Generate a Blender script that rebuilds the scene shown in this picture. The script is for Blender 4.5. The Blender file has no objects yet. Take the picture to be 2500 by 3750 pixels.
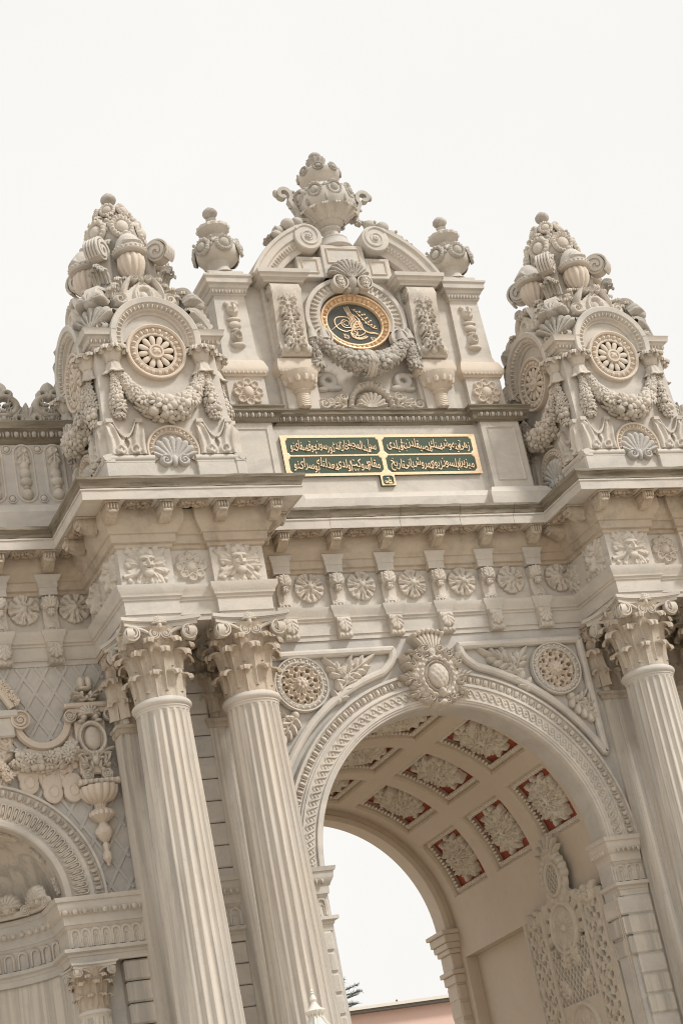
import bpy, math, random, unicodedata
import numpy as np
from mathutils import Matrix, Vector

# ------------------------------------------------------------------ camera, sky, sun, exposure
sc = bpy.context.scene
PI = math.pi
CAM = np.array([-12.038, -23.5965, 1.6861]); FPX = 7117.65
YAW, PITCH, ROLL = .4425, .3808, -.2001
_f = Vector((math.sin(YAW)*math.cos(PITCH), math.cos(YAW)*math.cos(PITCH), math.sin(PITCH)))
_r = Vector((math.cos(YAW), -math.sin(YAW), 0)); _u = _r.cross(_f)
_R = math.cos(ROLL)*_r + math.sin(ROLL)*_u; _U = -math.sin(ROLL)*_r + math.cos(ROLL)*_u
cd = bpy.data.cameras.new('camera'); cam = bpy.data.objects.new('camera', cd); sc.collection.objects.link(cam)
cd.sensor_fit = 'HORIZONTAL'; cd.sensor_width = 24.0; cd.lens = FPX/2500*24.0; cd.clip_end = 3000
cam.matrix_world = Matrix(((_R.x, _U.x, -_f.x, CAM[0]), (_R.y, _U.y, -_f.y, CAM[1]), (_R.z, _U.z, -_f.z, CAM[2]), (0, 0, 0, 1)))
sc.camera = cam

SUN_EL, SUN_AZ = math.radians(46), math.radians(134)      # azimuth clockwise from +Y: front, over the viewer's right shoulder
world = bpy.data.worlds.new("World"); sc.world = world; world.use_nodes = True
nt = world.node_tree; nt.nodes.clear()
out = nt.nodes.new('ShaderNodeOutputWorld'); bg = nt.nodes.new('ShaderNodeBackground')
sky = nt.nodes.new('ShaderNodeTexSky'); sky.sky_type = 'NISHITA'; sky.sun_disc = False
sky.sun_elevation = SUN_EL; sky.sun_rotation = SUN_AZ; sky.dust_density = 6; sky.air_density = 1.5
sm = nt.nodes.new('ShaderNodeVectorMath'); sm.operation = 'SCALE'; sm.inputs['Scale'].default_value = .1
nt.links.new(sky.outputs[0], sm.inputs[0])
tcw = nt.nodes.new('ShaderNodeTexCoord'); nz = nt.nodes.new('ShaderNodeTexNoise')
nz.inputs['Scale'].default_value = 2.2; nz.inputs['Detail'].default_value = 5; nz.inputs['Roughness'].default_value = .55
nt.links.new(tcw.outputs['Generated'], nz.inputs['Vector'])
cr = nt.nodes.new('ShaderNodeValToRGB')
cr.color_ramp.elements[0].position = .3; cr.color_ramp.elements[0].color = (.485, .477, .46, 1)
cr.color_ramp.elements[1].position = .7; cr.color_ramp.elements[1].color = (.516, .51, .496, 1)
nt.links.new(nz.outputs['Fac'], cr.inputs[0])
mx = nt.nodes.new('ShaderNodeMix'); mx.data_type = 'RGBA'; mx.inputs['Factor'].default_value = .97   # solid cloud cover over the sky
nt.links.new(sm.outputs[0], mx.inputs['A']); nt.links.new(cr.outputs[0], mx.inputs['B'])
nt.links.new(mx.outputs['Result'], bg.inputs[0]); bg.inputs[1].default_value = 1.0
nt.links.new(bg.outputs[0], out.inputs[0])
sd = bpy.data.lights.new('sun', 'SUN'); sun = bpy.data.objects.new('sun', sd); sc.collection.objects.link(sun)
sd.energy = 1.5; sd.angle = math.radians(10); sd.color = (1, .965, .915)
_sd = Vector((math.sin(SUN_AZ)*math.cos(SUN_EL), math.cos(SUN_AZ)*math.cos(SUN_EL), math.sin(SUN_EL)))
sun.rotation_euler = _sd.to_track_quat('Z', 'Y').to_euler(); sun.location = (10, -20, 40)
sc.view_settings.view_transform = 'Standard'; sc.view_settings.look = 'None'
sc.view_settings.exposure = .95; sc.view_settings.gamma = 1.0; sc.view_settings.use_curve_mapping = False
sc.render.engine = 'CYCLES'
sc.cycles.use_denoising = True
try: sc.cycles.denoiser = 'OPENIMAGEDENOISE'
except Exception: pass
sc.cycles.filter_width = 1.1; sc.cycles.max_bounces = 8; sc.cycles.diffuse_bounces = 5
rnd = random.Random(7); nrng = np.random.default_rng(11)

# ------------------------------------------------------------------ materials
MATS = {}
def stone(name, base, dark, stain, veins=(1.5, 1.5, 3.0), vein_amt=.5, stain_amt=.35, rough=.72, bump=.25, spots=0.0, grime=0.0, crisp=0.0, soot=False):
    m = bpy.data.materials.new(name); m.use_nodes = True; t = m.node_tree; N = t.nodes; Lk = t.links
    p = N['Principled BSDF']; geo = N.new('ShaderNodeNewGeometry')
    def noise(scale, vec=None, det=6, rg=.6, dist=0):
        n = N.new('ShaderNodeTexNoise'); n.inputs['Scale'].default_value = scale; n.inputs['Detail'].default_value = det
        n.inputs['Roughness'].default_value = rg; n.inputs['Distortion'].default_value = dist
        mp = N.new('ShaderNodeMapping'); mp.inputs['Scale'].default_value = vec or (1, 1, 1)
        Lk.new(geo.outputs['Position'], mp.inputs['Vector']); Lk.new(mp.outputs[0], n.inputs['Vector']); return n
    def ramp(n, a, b, ca=0, cb=1):
        r = N.new('ShaderNodeMapRange'); r.inputs['From Min'].default_value = a; r.inputs['From Max'].default_value = b
        r.inputs['To Min'].default_value = ca; r.inputs['To Max'].default_value = cb; Lk.new(n.outputs['Fac'], r.inputs['Value']); return r
    def mix(fac, a, b):
        x = N.new('ShaderNodeMix'); x.data_type = 'RGBA'; Lk.new(fac.outputs[0], x.inputs['Factor'])
        if isinstance(a, tuple): x.inputs['A'].default_value = (*a, 1)
        else: Lk.new(a.outputs['Result'], x.inputs['A'])
        x.inputs['B'].default_value = (*b, 1); return x
    c = mix(ramp(noise(1.0, veins, 6, .65, .8), .42+.04*(crisp > 0), .66-.06*(crisp > 0), 0, vein_amt), base, dark)
    if crisp: c = mix(ramp(noise(2.1, (veins[0]*1.6, veins[1]*1.6, veins[2]), 4, .6, .5), .54, .62, 0, crisp), c, tuple(x*.86 for x in dark))
    c = mix(ramp(noise(.55, (1, 1, .7), 6, .65), .45, .75, 0, stain_amt), c, stain)
    c = mix(ramp(noise(9, (1, 1, .6), 6, .7), .52, .8, 0, .3), c, tuple(x*.72 for x in dark))
    if spots: c = mix(ramp(noise(38, None, 3, .6), .6, .72, 0, spots), c, (.17, .12, .085))
    if grime:
        g1 = ramp(noise(2.2, (1, 1, 1), 8, .7), .50, .66, 0, grime) if soot else ramp(noise(1.0, (1.0, 1.0, 16), 8, .7), .46, .66, 0, grime)
        c = mix(g1, c, (.10, .08, .055))
    Lk.new(c.outputs['Result'], p.inputs['Base Color']); p.inputs['Roughness'].default_value = rough
    p.inputs['Specular IOR Level'].default_value = .3
    b1 = noise(26, None, 6, .7); bp = N.new('ShaderNodeBump'); bp.inputs['Strength'].default_value = bump; bp.inputs['Distance'].default_value = .02
    Lk.new(b1.outputs['Fac'], bp.inputs['Height']); Lk.new(bp.outputs[0], p.inputs['Normal'])
    MATS[name] = m; return m
def plain(name, col, rough=.6, metal=0.0, vary=.15, bump=.1, scale=12, spec=.4):
    m = bpy.data.materials.new(name); m.use_nodes = True; t = m.node_tree; N = t.nodes; p = N['Principled BSDF']
    geo = N.new('ShaderNodeNewGeometry'); n = N.new('ShaderNodeTexNoise'); n.inputs['Scale'].default_value = scale; n.inputs['Detail'].default_value = 6
    t.links.new(geo.outputs['Position'], n.inputs['Vector'])
    x = N.new('ShaderNodeMix'); x.data_type = 'RGBA'; t.links.new(n.outputs['Fac'], x.inputs['Factor'])
    x.inputs['A'].default_value = (*[v*(1-vary) for v in col], 1); x.inputs['B'].default_value = (*[min(1, v*(1+vary)) for v in col], 1)
    t.links.new(x.outputs['Result'], p.inputs['Base Color']); p.inputs['Roughness'].default_value = rough; p.inputs['Metallic'].default_value = metal
    p.inputs['Specular IOR Level'].default_value = spec
    b = N.new('ShaderNodeBump'); b.inputs['Strength'].default_value = bump; b.inputs['Distance'].default_value = .02
    t.links.new(n.outputs['Fac'], b.inputs['Height']); t.links.new(b.outputs[0], p.inputs['Normal'])
    MATS[name] = m; return m
BASE = (.605, .56, .498)
stone('marble', BASE, (.465, .445, .415), (.55, .465, .375), vein_amt=.8, stain_amt=.45)
stone('marble_streaked', (.615, .565, .495), (.37, .35, .32), (.55, .455, .34), veins=(5.5, 5.5, .2), vein_amt=.75, stain_amt=.4, crisp=.22)
stone('marble_grey', (.55, .522, .48), (.42, .405, .385), (.51, .445, .37), vein_amt=.7, stain_amt=.35)
stone('marble_carved', (.62, .57, .50), (.50, .455, .395), (.54, .44, .335), vein_amt=.55, stain_amt=.45, bump=.4, grime=.3, soot=True)
stone('marble_warm', (.635, .555, .465), (.555, .49, .42), (.59, .46, .35), vein_amt=.4, stain_amt=.45)
stone('marble_weathered', (.51, .475, .42), (.35, .325, .29), (.42, .355, .285), vein_amt=.85, stain_amt=.5, bump=.5, spots=.4, grime=.4, soot=True)
stone('marble_stained', (.55, .485, .40), (.34, .285, .225), (.42, .295, .19), veins=(5, 5, .8), vein_amt=.8, stain_amt=.7, bump=.5, spots=.5)
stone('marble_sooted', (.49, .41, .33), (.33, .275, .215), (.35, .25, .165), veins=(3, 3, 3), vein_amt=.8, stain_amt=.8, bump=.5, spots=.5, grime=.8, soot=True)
stone('marble_bed', (.55, .475, .385), (.44, .38, .31), (.47, .35, .245), vein_amt=.8, stain_amt=.7, bump=.35, grime=.35, soot=True)
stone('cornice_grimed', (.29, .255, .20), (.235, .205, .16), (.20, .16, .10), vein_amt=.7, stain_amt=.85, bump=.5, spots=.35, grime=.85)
stone('plaster_warm', (.61, .53, .435), (.57, .49, .395), (.53, .44, .345), veins=(.6, .6, .6), vein_amt=.5, stain_amt=.4, bump=.15)
stone('plaster_carved', (.70, .65, .56), (.61, .56, .47), (.56, .485, .385), vein_amt=.4, stain_amt=.35, bump=.4, spots=.1)
stone('gate_stone', (.57, .515, .43), (.49, .44, .36), (.47, .39, .30), vein_amt=.5, stain_amt=.4, bump=.4, spots=.1)
plain('red_paint', (.36, .095, .055), .8, 0, .25, .2)
plain('gold_leaf', (.72, .535, .35), .48, .45, .10, .15, 40)
plain('green_enamel', (.04, .068, .038), .4, 0, .15, .05, 30)
plain('dark_enamel', (.055, .06, .048), .25, 0, .2, .03, 8, .5)
plain('pink_wall', (.70, .50, .425), .85, 0, .04, .1, 3)
plain('roof_dark', (.14, .125, .11), .8)
plain('paving', (.42, .36, .29), .85, 0, .2, .3, 2)
plain('white_paint', (.72, .68, .60), .4, 0, .06, .1, 20)
plain('lamp_glass', (.55, .58, .55), .12, 0, .05, 0, 5, .5)
plain('bark', (.10, .075, .05), .9, 0, .3, .6, 14)
plain('needles', (.11, .125, .095), .8, 0, .3, .2, 20)
plain('rope', (.50, .43, .35), .8)

# ------------------------------------------------------------------ mesh builder
def T(x=0, y=0, z=0): M = np.eye(4); M[:3, 3] = (x, y, z); return M
def RX(a): M = np.eye(4); c, s = math.cos(a), math.sin(a); M[1, 1] = c; M[1, 2] = -s; M[2, 1] = s; M[2, 2] = c; return M
def RY(a): M = np.eye(4); c, s = math.cos(a), math.sin(a); M[0, 0] = c; M[0, 2] = s; M[2, 0] = -s; M[2, 2] = c; return M
def RZ(a): M = np.eye(4); c, s = math.cos(a), math.sin(a); M[0, 0] = c; M[0, 1] = -s; M[1, 0] = s; M[1, 1] = c; return M
def SC(x, y=None, z=None): y = x if y is None else y; z = x if z is None else z; return np.diag([x, y, z, 1.0])
def _sphere(nu, nv):
    v = [(0, 0, 1)]
    for j in range(1, nv):
        a = PI*j/nv
        for i in range(nu): b = 2*PI*i/nu; v.append((math.sin(a)*math.cos(b), math.sin(a)*math.sin(b), math.cos(a)))
    v.append((0, 0, -1)); f = []
    for i in range(nu): f.append((0, 1+i, 1+(i+1) % nu))
    for j in range(nv-2):
        for i in range(nu):
            a = 1+j*nu+i; b = 1+j*nu+(i+1) % nu; f.append((a, a+nu, b+nu, b))
    k = 1+(nv-2)*nu; e = len(v)-1
    for i in range(nu): f.append((k+i, e, k+(i+1) % nu))
    return np.array(v, float), f
SPH = _sphere(10, 7); SPHS = _sphere(7, 5); SPHL = _sphere(20, 12)
class MB:
    def __init__(s): s.v = []; s.f = []; s.n = 0
    def add(s, v, f, M=None):
        v = np.asarray(v, float).reshape(-1, 3)
        if M is not None: v = v @ M[:3, :3].T + M[:3, 3]
        flip = M is not None and np.linalg.det(M[:3, :3]) < 0
        n = s.n
        if flip: s.f.extend([tuple(i+n for i in reversed(q)) for q in f])
        else: s.f.extend([tuple(i+n for i in q) for q in f])
        s.v.append(v); s.n += len(v); return s
    def merge(s, o, M=None):
        if o.n: s.add(np.concatenate(o.v), o.f, M)
        return s
    def box(s, x0, x1, y0, y1, z0, z1, ch=0.0, M=None):
        if ch <= 0:
            v = [(x, y, z) for z in (z0, z1) for y in (y0, y1) for x in (x0, x1)]
            return s.add(v, [(0, 2, 3, 1), (4, 5, 7, 6), (0, 1, 5, 4), (2, 6, 7, 3), (0, 4, 6, 2), (1, 3, 7, 5)], M)
        b = bpy_box(x0, x1, y0, y1, z0, z1, ch); return s.add(b[0], b[1], M)
    def ball(s, c, r, M=None, t=None, R=None):
        v, f = t or SPH; r = np.array(r if hasattr(r, '__len__') else (r, r, r), float); v = v*r
        if R is not None: v = v @ R[:3, :3].T
        return s.add(v+np.array(c, float), f, M)
    def grid(s, P, cu=False, cv=False, M=None, flip=False):
        P = np.asarray(P, float); n, m = P.shape[:2]; f = []
        for i in range(n if cu else n-1):
            i2 = (i+1) % n
            for j in range(m if cv else m-1):
                j2 = (j+1) % m; q = (i*m+j, i2*m+j, i2*m+j2, i*m+j2); f.append(q[::-1] if flip else q)
        return s.add(P.reshape(-1, 3), f, M)
    def lathe(s, prof, n=24, M=None, mod=None, a0=0, a1=2*PI):
        full = abs(a1-a0-2*PI) < 1e-6
        A = np.linspace(a0, a1, n, endpoint=not full); P = np.zeros((len(prof), n, 3))
        for i, (r, z) in enumerate(prof):
            rr = np.full(n, r, float)
            if mod is not None: rr = rr*mod(A, z)
            P[i, :, 0] = rr*np.cos(A); P[i, :, 1] = rr*np.sin(A); P[i, :, 2] = z
        return s.grid(P, False, full, M, flip=True)
    def tube(s, path, rad, n=8, closed=False, M=None, flat=1.0):
        P = np.asarray(path, float); k = len(P); rad = np.broadcast_to(np.asarray(rad, float), (k,))
        Tn = np.gradient(P, axis=0)
        if closed: Tn = np.roll(P, -1, 0)-np.roll(P, 1, 0)
        Tn /= np.linalg.norm(Tn, axis=1)[:, None]+1e-12
        ref = np.array([0, -1.0, 0])
        if np.max(np.abs(Tn @ ref)) > .95: ref = np.array([.31, -.2, .93])
        U = np.cross(Tn, ref); U /= np.linalg.norm(U, axis=1)[:, None]+1e-12; W = np.cross(U, Tn)
        A = np.linspace(0, 2*PI, n, endpoint=False)
        G = P[:, None, :]+rad[:, None, None]*(np.cos(A)[None, :, None]*U[:, None, :]+flat*np.sin(A)[None, :, None]*W[:, None, :])
        b = s.n; s.grid(G, closed, True, M)
        if not closed:
            s.f.append(tuple(b+i for i in range(n))); s.f.append(tuple(b+(k-1)*n+i for i in reversed(range(n))))
        return s
    def ribbon(s, path, w, t, M=None):
        # flat strap: path in (a,z), w across y, t thick
        P = np.asarray(path, float); Tn = np.gradient(P, axis=0); Tn /= np.linalg.norm(Tn, axis=1)[:, None]+1e-12
        Nn = np.stack([-Tn[:, 1], Tn[:, 0]], 1); k = len(P); t = np.broadcast_to(np.asarray(t, float), (k,))
        w = np.broadcast_to(np.asarray(w, float), (k,)); G = np.zeros((k, 4, 3))
        for j, (sy, st) in enumerate(((-1, -1), (1, -1), (1, 1), (-1, 1))):
            q = P+Nn*(st*t/2)[:, None]; G[:, j, 0] = q[:, 0]; G[:, j, 2] = q[:, 1]; G[:, j, 1] = sy*w/2
        b = s.n; s.grid(G, False, True, M); s.f.append((b, b+1, b+2, b+3)); e = b+(k-1)*4; s.f.append((e+3, e+2, e+1, e)); return s
    def prism(s, poly, y0, y1, M=None):
        # poly in (x,z) counter-clockwise seen from -Y; faces y0 (front) and y1
        n = len(poly); v = [(x, y0, z) for x, z in poly]+[(x, y1, z) for x, z in poly]
        f = [tuple(range(n)), tuple(reversed(range(n, 2*n)))]+[(i, i+n, (i+1) % n+n, (i+1) % n) for i in range(n)]
        return s.add(v, f, M)
    def sweep(s, prof, path, M=None, caps=True, rough=0.0, step=.07):
        # prof (d,z): d to the right-hand side of the path (outwards); path in plan (x,y)
        P = np.asarray(path, float); k = len(P); D = np.diff(P, axis=0); D /= np.linalg.norm(D, axis=1)[:, None]
        Nn = np.stack([D[:, 1], -D[:, 0]], 1); mit = np.zeros((k, 2)); mit[0] = Nn[0]; mit[-1] = Nn[-1]
        for i in range(1, k-1):
            a, b = Nn[i-1], Nn[i]; mit[i] = (a+b)/max(.2, 1+a @ b)
        G = np.zeros((k, len(prof), 3))
        for j, (d, z) in enumerate(prof):
            G[:, j, :2] = P+mit*d; G[:, j, 2] = z
        if rough:
            H = []
            for i in range(k-1):
                nn = max(1, int(np.linalg.norm(P[i+1]-P[i])/step))
                for t in range(nn): H.append(G[i]+(G[i+1]-G[i])*(t/nn))
            H.append(G[-1]); G = np.array(H); k = len(G)
            J = nrng.normal(0, rough, G.shape); J = (J+np.roll(J, 1, 0)*.8)*.6; J[0] = 0; J[-1] = 0
            chip = (nrng.random(G.shape[:2]) > .965)*rough*1.6; J[:, :, 2] -= chip; G = G+J
        b = s.n; s.grid(G, False, False, M)
        if caps:
            m = len(prof); s.f.append(tuple(b+i for i in range(m))); e = b+(k-1)*m; s.f.append(tuple(e+i for i in reversed(range(m))))
        return s
    def revolve_arch(s, prof, cx, cz, a0, a1, n, M=None, closed=False):
        # prof (r,d): radius in the facade plane, d towards the viewer (-Y)
        A = np.linspace(a0, a1, n); G = np.zeros((n, len(prof), 3))
        for j, (r, d) in enumerate(prof):
            G[:, j, 0] = cx+r*np.cos(A); G[:, j, 2] = cz+r*np.sin(A); G[:, j, 1] = -d
        return s.grid(G, closed, False, M, flip=(a1 > a0))
    def mesh(s, name, smooth=35):
        me = bpy.data.meshes.new(name)
        v = np.concatenate(s.v) if s.v else np.zeros((0, 3))
        tot = np.array([len(q) for q in s.f], dtype=np.int32); idx = np.fromiter((i for q in s.f for i in q), dtype=np.int32, count=int(tot.sum()))
        me.vertices.add(len(v)); me.vertices.foreach_set('co', v.astype(np.float32).ravel())
        me.loops.add(len(idx)); me.loops.foreach_set('vertex_index', idx)
        me.polygons.add(len(tot)); st = np.concatenate([[0], np.cumsum(tot)[:-1]]).astype(np.int32)
        me.polygons.foreach_set('loop_start', st)
        me.update(calc_edges=True); me.validate()
        if smooth:
            me.polygons.foreach_set('use_smooth', np.ones(len(me.polygons), dtype=bool)); me.set_sharp_from_angle(angle=math.radians(smooth))
        return me
def bpy_box(x0, x1, y0, y1, z0, z1, c):
    xs = (x0, x0+c, x1-c, x1); ys = (y0, y0+c, y1-c, y1); zs = (z0, z0+c, z1-c, z1); v = []; ix = {}
    def V(i, j, k):
        key = (i, j, k)
        if key not in ix: ix[key] = len(v); v.append((xs[i], ys[j], zs[k]))
        return ix[key]
    f = []
    f.append((V(1, 0, 1), V(2, 0, 1), V(2, 0, 2), V(1, 0, 2))); f.append((V(2, 3, 1), V(1, 3, 1), V(1, 3, 2), V(2, 3, 2)))
    f.append((V(0, 2, 1), V(0, 1, 1), V(0, 1, 2), V(0, 2, 2))); f.append((V(3, 1, 1), V(3, 2, 1), V(3, 2, 2), V(3, 1, 2)))
    f.append((V(1, 1, 3), V(2, 1, 3), V(2, 2, 3), V(1, 2, 3))); f.append((V(1, 2, 0), V(2, 2, 0), V(2, 1, 0), V(1, 1, 0)))
    for (i, ii) in ((0, 1), (3, 2)):
        a = [V(i, 1, 1), V(ii, 0, 1), V(ii, 0, 2), V(i, 1, 2)]; b = [V(ii, 3, 1), V(i, 2, 1), V(i, 2, 2), V(ii, 3, 2)]
        c1 = [V(i, 1, 2), V(ii, 1, 3), V(ii, 2, 3), V(i, 2, 2)]; d = [V(ii, 1, 0), V(i, 1, 1), V(i, 2, 1), V(ii, 2, 0)]
        for q in (a, b, c1, d): f.append(tuple(q if i == 0 else q[::-1]))
    f.append((V(1, 0, 2), V(2, 0, 2), V(2, 1, 3), V(1, 1, 3))); f.append((V(1, 1, 0), V(2, 1, 0), V(2, 0, 1), V(1, 0, 1)))
    f.append((V(2, 3, 2), V(1, 3, 2), V(1, 2, 3), V(2, 2, 3))); f.append((V(2, 2, 0), V(1, 2, 0), V(1, 3, 1), V(2, 3, 1)))
    for (i, ii) in ((0, 1), (3, 2)):
        for (j, jj) in ((0, 1), (3, 2)):
            for (k, kk) in ((0, 1), (3, 2)):
                q = (V(i, jj, kk), V(ii, j, kk), V(ii, jj, k)); odd = (i == 3)+(j == 3)+(k == 3)
                f.append(q if odd % 2 == 0 else q[::-1])
    return v, f

def link(o, parent=None):
    sc.collection.objects.link(o)
    if parent is not None: o.parent = parent
    return o
def thing(name, label, cat, loc=(0, 0, 0), group=None, kind='thing'):
    o = bpy.data.objects.new(name, None); o.empty_display_size = .3; o.location = loc; link(o)
    o['label'] = label; o['category'] = cat
    if group: o['group'] = group
    if kind: o['kind'] = kind
    return o
def part(name, m, mat, parent=None, loc=(0, 0, 0), rz=0.0, smooth=35, kind=None, scale=None):
    me = m if isinstance(m, bpy.types.Mesh) else m.mesh(name, smooth)
    if not me.materials: me.materials.append(MATS[mat])
    o = bpy.data.objects.new(name, me); o.location = loc; o.rotation_euler = (0, 0, rz)
    if scale: o.scale = scale
    if kind: o['kind'] = kind
    return link(o, parent)
def tag(o, label, cat, group=None):
    o['label'] = label; o['category'] = cat
    if group: o['group'] = group
    return o
def dup(o, parent=None, loc=None, rz=None, **props):
    c = o.copy(); sc.collection.objects.link(c); c.parent = parent
    if loc is not None: c.location = loc
    if rz is not None: c.rotation_euler = (0, 0, rz)
    for k, v in props.items(): c[k] = v
    for ch in list(o.children): dup(ch, c)
    return c

# ------------------------------------------------------------------ carved relief: height fields in (x,z), height towards -Y
def relief(mb, field, x0, x1, z0, z1, n, M=None, back=.015, warp=None):
    nx = max(4, int(n*(x1-x0)/max(x1-x0, z1-z0))); nzz = max(4, int(n*(z1-z0)/max(x1-x0, z1-z0)))
    X, Z = np.meshgrid(np.linspace(x0, x1, nx+1), np.linspace(z0, z1, nzz+1), indexing='ij'); H = field(X, Z)
    ins = H > 0; q = ins[:-1, :-1] | ins[1:, :-1] | ins[1:, 1:] | ins[:-1, 1:]
    X2, Z2 = X.copy(), Z.copy(); acc = np.zeros_like(X); ax = np.zeros_like(X); az = np.zeros_like(X)
    for di, dj in ((1, 0), (-1, 0), (0, 1), (0, -1), (1, 1), (-1, -1), (1, -1), (-1, 1)):
        def sh(A):
            B = np.zeros_like(A)
            si = slice(max(0, -di), A.shape[0]-max(0, di)); ti = slice(max(0, di), A.shape[0]+min(0, di))
            sj = slice(max(0, -dj), A.shape[1]-max(0, dj)); tj = slice(max(0, dj), A.shape[1]+min(0, dj))
            B[si, sj] = A[ti, tj]; return B
        Hn = sh(H); In = sh(ins.astype(float)) > .5; Xn, Zn = sh(X), sh(Z)
        ok = (~ins) & In; t = np.where(ok, np.clip(-H/(Hn-H+1e-9), 0, .8), 0)
        acc += ok; ax += np.where(ok, t*(Xn-X), 0); az += np.where(ok, t*(Zn-Z), 0)
    e = acc > 0; X2[e] += ax[e]/acc[e]; Z2[e] += az[e]/acc[e]
    Hh = np.where(ins, H, -back)
    use = np.zeros(X.shape, bool); I, J = np.nonzero(q)
    for a, b in ((0, 0), (1, 0), (1, 1), (0, 1)): use[I+a, J+b] = True
    idx = np.full(X.shape, -1); idx[use] = np.arange(use.sum())
    P = np.stack([X2[use], -Hh[use], Z2[use]], 1)
    if warp is not None: P = warp(P)
    F = list(zip(idx[I, J].tolist(), idx[I+1, J].tolist(), idx[I+1, J+1].tolist(), idx[I, J+1].tolist()))
    mb.add(P, F, M); return mb
def U_(*a):
    r = a[0]
    for b in a[1:]: r = np.maximum(r, b)
    return r
def ell(X, Z, cx, cz, rx, rz, h, off=0.0):
    d = 1-((X-cx)/rx)**2-((Z-cz)/rz)**2
    return np.where(d > 0, off+h*np.sqrt(np.maximum(d, 0)), np.maximum(d, -1)*max(h, .02))
def ringf(X, Z, cx, cz, rx, rz, w, h):
    rho = np.hypot((X-cx)/rx, (Z-cz)/rz); d = 1-((rho-1)*min(rx, rz)/w)**2
    return np.where(d > 0, h*np.sqrt(np.maximum(d, 0)), np.maximum(d, -1)*h)
def leaf(X, Z, x0, z0, a, L, W, n=4, bend=0.0, h=.04, cut=.38):
    # compound acanthus leaf: leaflets to both sides of a curved rib, each a ridged lobe
    ca, sa = math.cos(a), math.sin(a); dx, dz = X-x0, Z-z0
    u = dx*ca+dz*sa; v = -dx*sa+dz*ca; v = v-bend*u*u/L
    best = np.full_like(X, -1.0)
    def lobe(cu, cv, th, l, w):
        p = (u-cu)*math.cos(th)+(v-cv)*math.sin(th); q = -(u-cu)*math.sin(th)+(v-cv)*math.cos(th)
        t = p/l; ww = w*np.sqrt(np.clip(t*(1.06-t)*3.6, 1e-4, 1)); d = np.where((t < 0) | (t > 1.06), -.6, 1-np.abs(q)/ww)
        return np.where(d > 0, h*np.clip(d, 0, 1)**.55*(.55+.75*np.clip(t, 0, 1)*(1.25-np.clip(t, 0, 1))*1.6), np.maximum(d, -1)*h)
    if n <= 1 or cut < .2: best = lobe(0, 0, 0, L, W)
    else:
        m_ = max(2, n-1)
        for k in range(m_):
            f = k/m_; l = W*(1.0 if k else .75)*(1-.3*f)+.12*L; cu = L*(.04+.62*f)
            for s in (-1, 1): best = np.maximum(best, lobe(cu, 0, s*(.95-.45*f), l, l*.34))
        best = np.maximum(best, lobe(L*.45, 0, 0, L*.55, W*.42)); rib = lobe(0, 0, 0, L*.95, W*.13+.006)
        best = np.maximum(best, np.where(rib > 0, rib*.9+h*.15, rib))
    return best
def petal_ring(X, Z, cx, cz, r0, r1, n, h, ph=0.0, gap=.12):
    dx, dz = X-cx, Z-cz; r = np.hypot(dx, dz); a = np.arctan2(dz, dx)+ph
    c = np.abs(np.mod(a*n/(2*PI), 1)-.5)*2        # 0 mid petal, 1 between
    rr = (r-r0)/(r1-r0); edge = 1-.28*c**2.2-rr
    side = (1-gap-c)*np.clip(rr+.4, .2, 1)
    d = np.minimum(np.minimum(edge*2.2, side*1.4), (rr+.02)*3)
    return np.where(d > 0, h*np.clip(d, 0, 1)**.5*(1-.35*np.exp(-(c/.22)**2)), np.maximum(d, -1)*h)
def shellf(X, Z, cx, cz, r, h, n=9, a0=-.15, a1=PI+.15, dish=False):
    dx, dz = X-cx, Z-cz; R = np.hypot(dx, dz); a = np.arctan2(dz, dx); a = np.where(a < -PI/2, a+2*PI, a)
    t = (a-a0)/(a1-a0); c = np.abs(np.mod(t*n, 1)-.5)*2
    d = np.minimum(1-.10*c**2-R/r, np.minimum(t, 1-t)*3)
    prof = (.35+.65*np.clip(R/r, 0, 1)) if dish else (1-.45*np.clip(R/r, 0, 1)**2)
    return np.where(d > 0, h*np.clip(d*6, 0, 1)**.5*prof*(1-.38*c**3*np.clip(R/r*1.6, 0, 1)), np.maximum(d, -1)*h)
def spiral_field(X, Z, cx, cz, r, h, s=1, turns=2.2, a0=0.0):
    dx, dz = s*(X-cx), Z-cz; R = np.hypot(dx, dz); a = np.arctan2(dz, dx)-a0
    ph = np.mod(a/(2*PI)+turns*np.sqrt(np.clip(R/r, 0, 2)), 1); c = np.abs(ph-.5)*2
    d = 1-R/r
    return np.where(d > 0, h*np.clip(d*7, 0, 1)**.5*(.5+.5*(1-c**2)), np.maximum(d, -1)*h)
def mface(M, ang, r=0.0, z=0.0, tilt=0.0):        # face pointing outwards at plan angle ang (0 = -Y) from axis, radius r
    return M @ RZ(ang) @ T(0, -r, z) @ RX(tilt)

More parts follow.
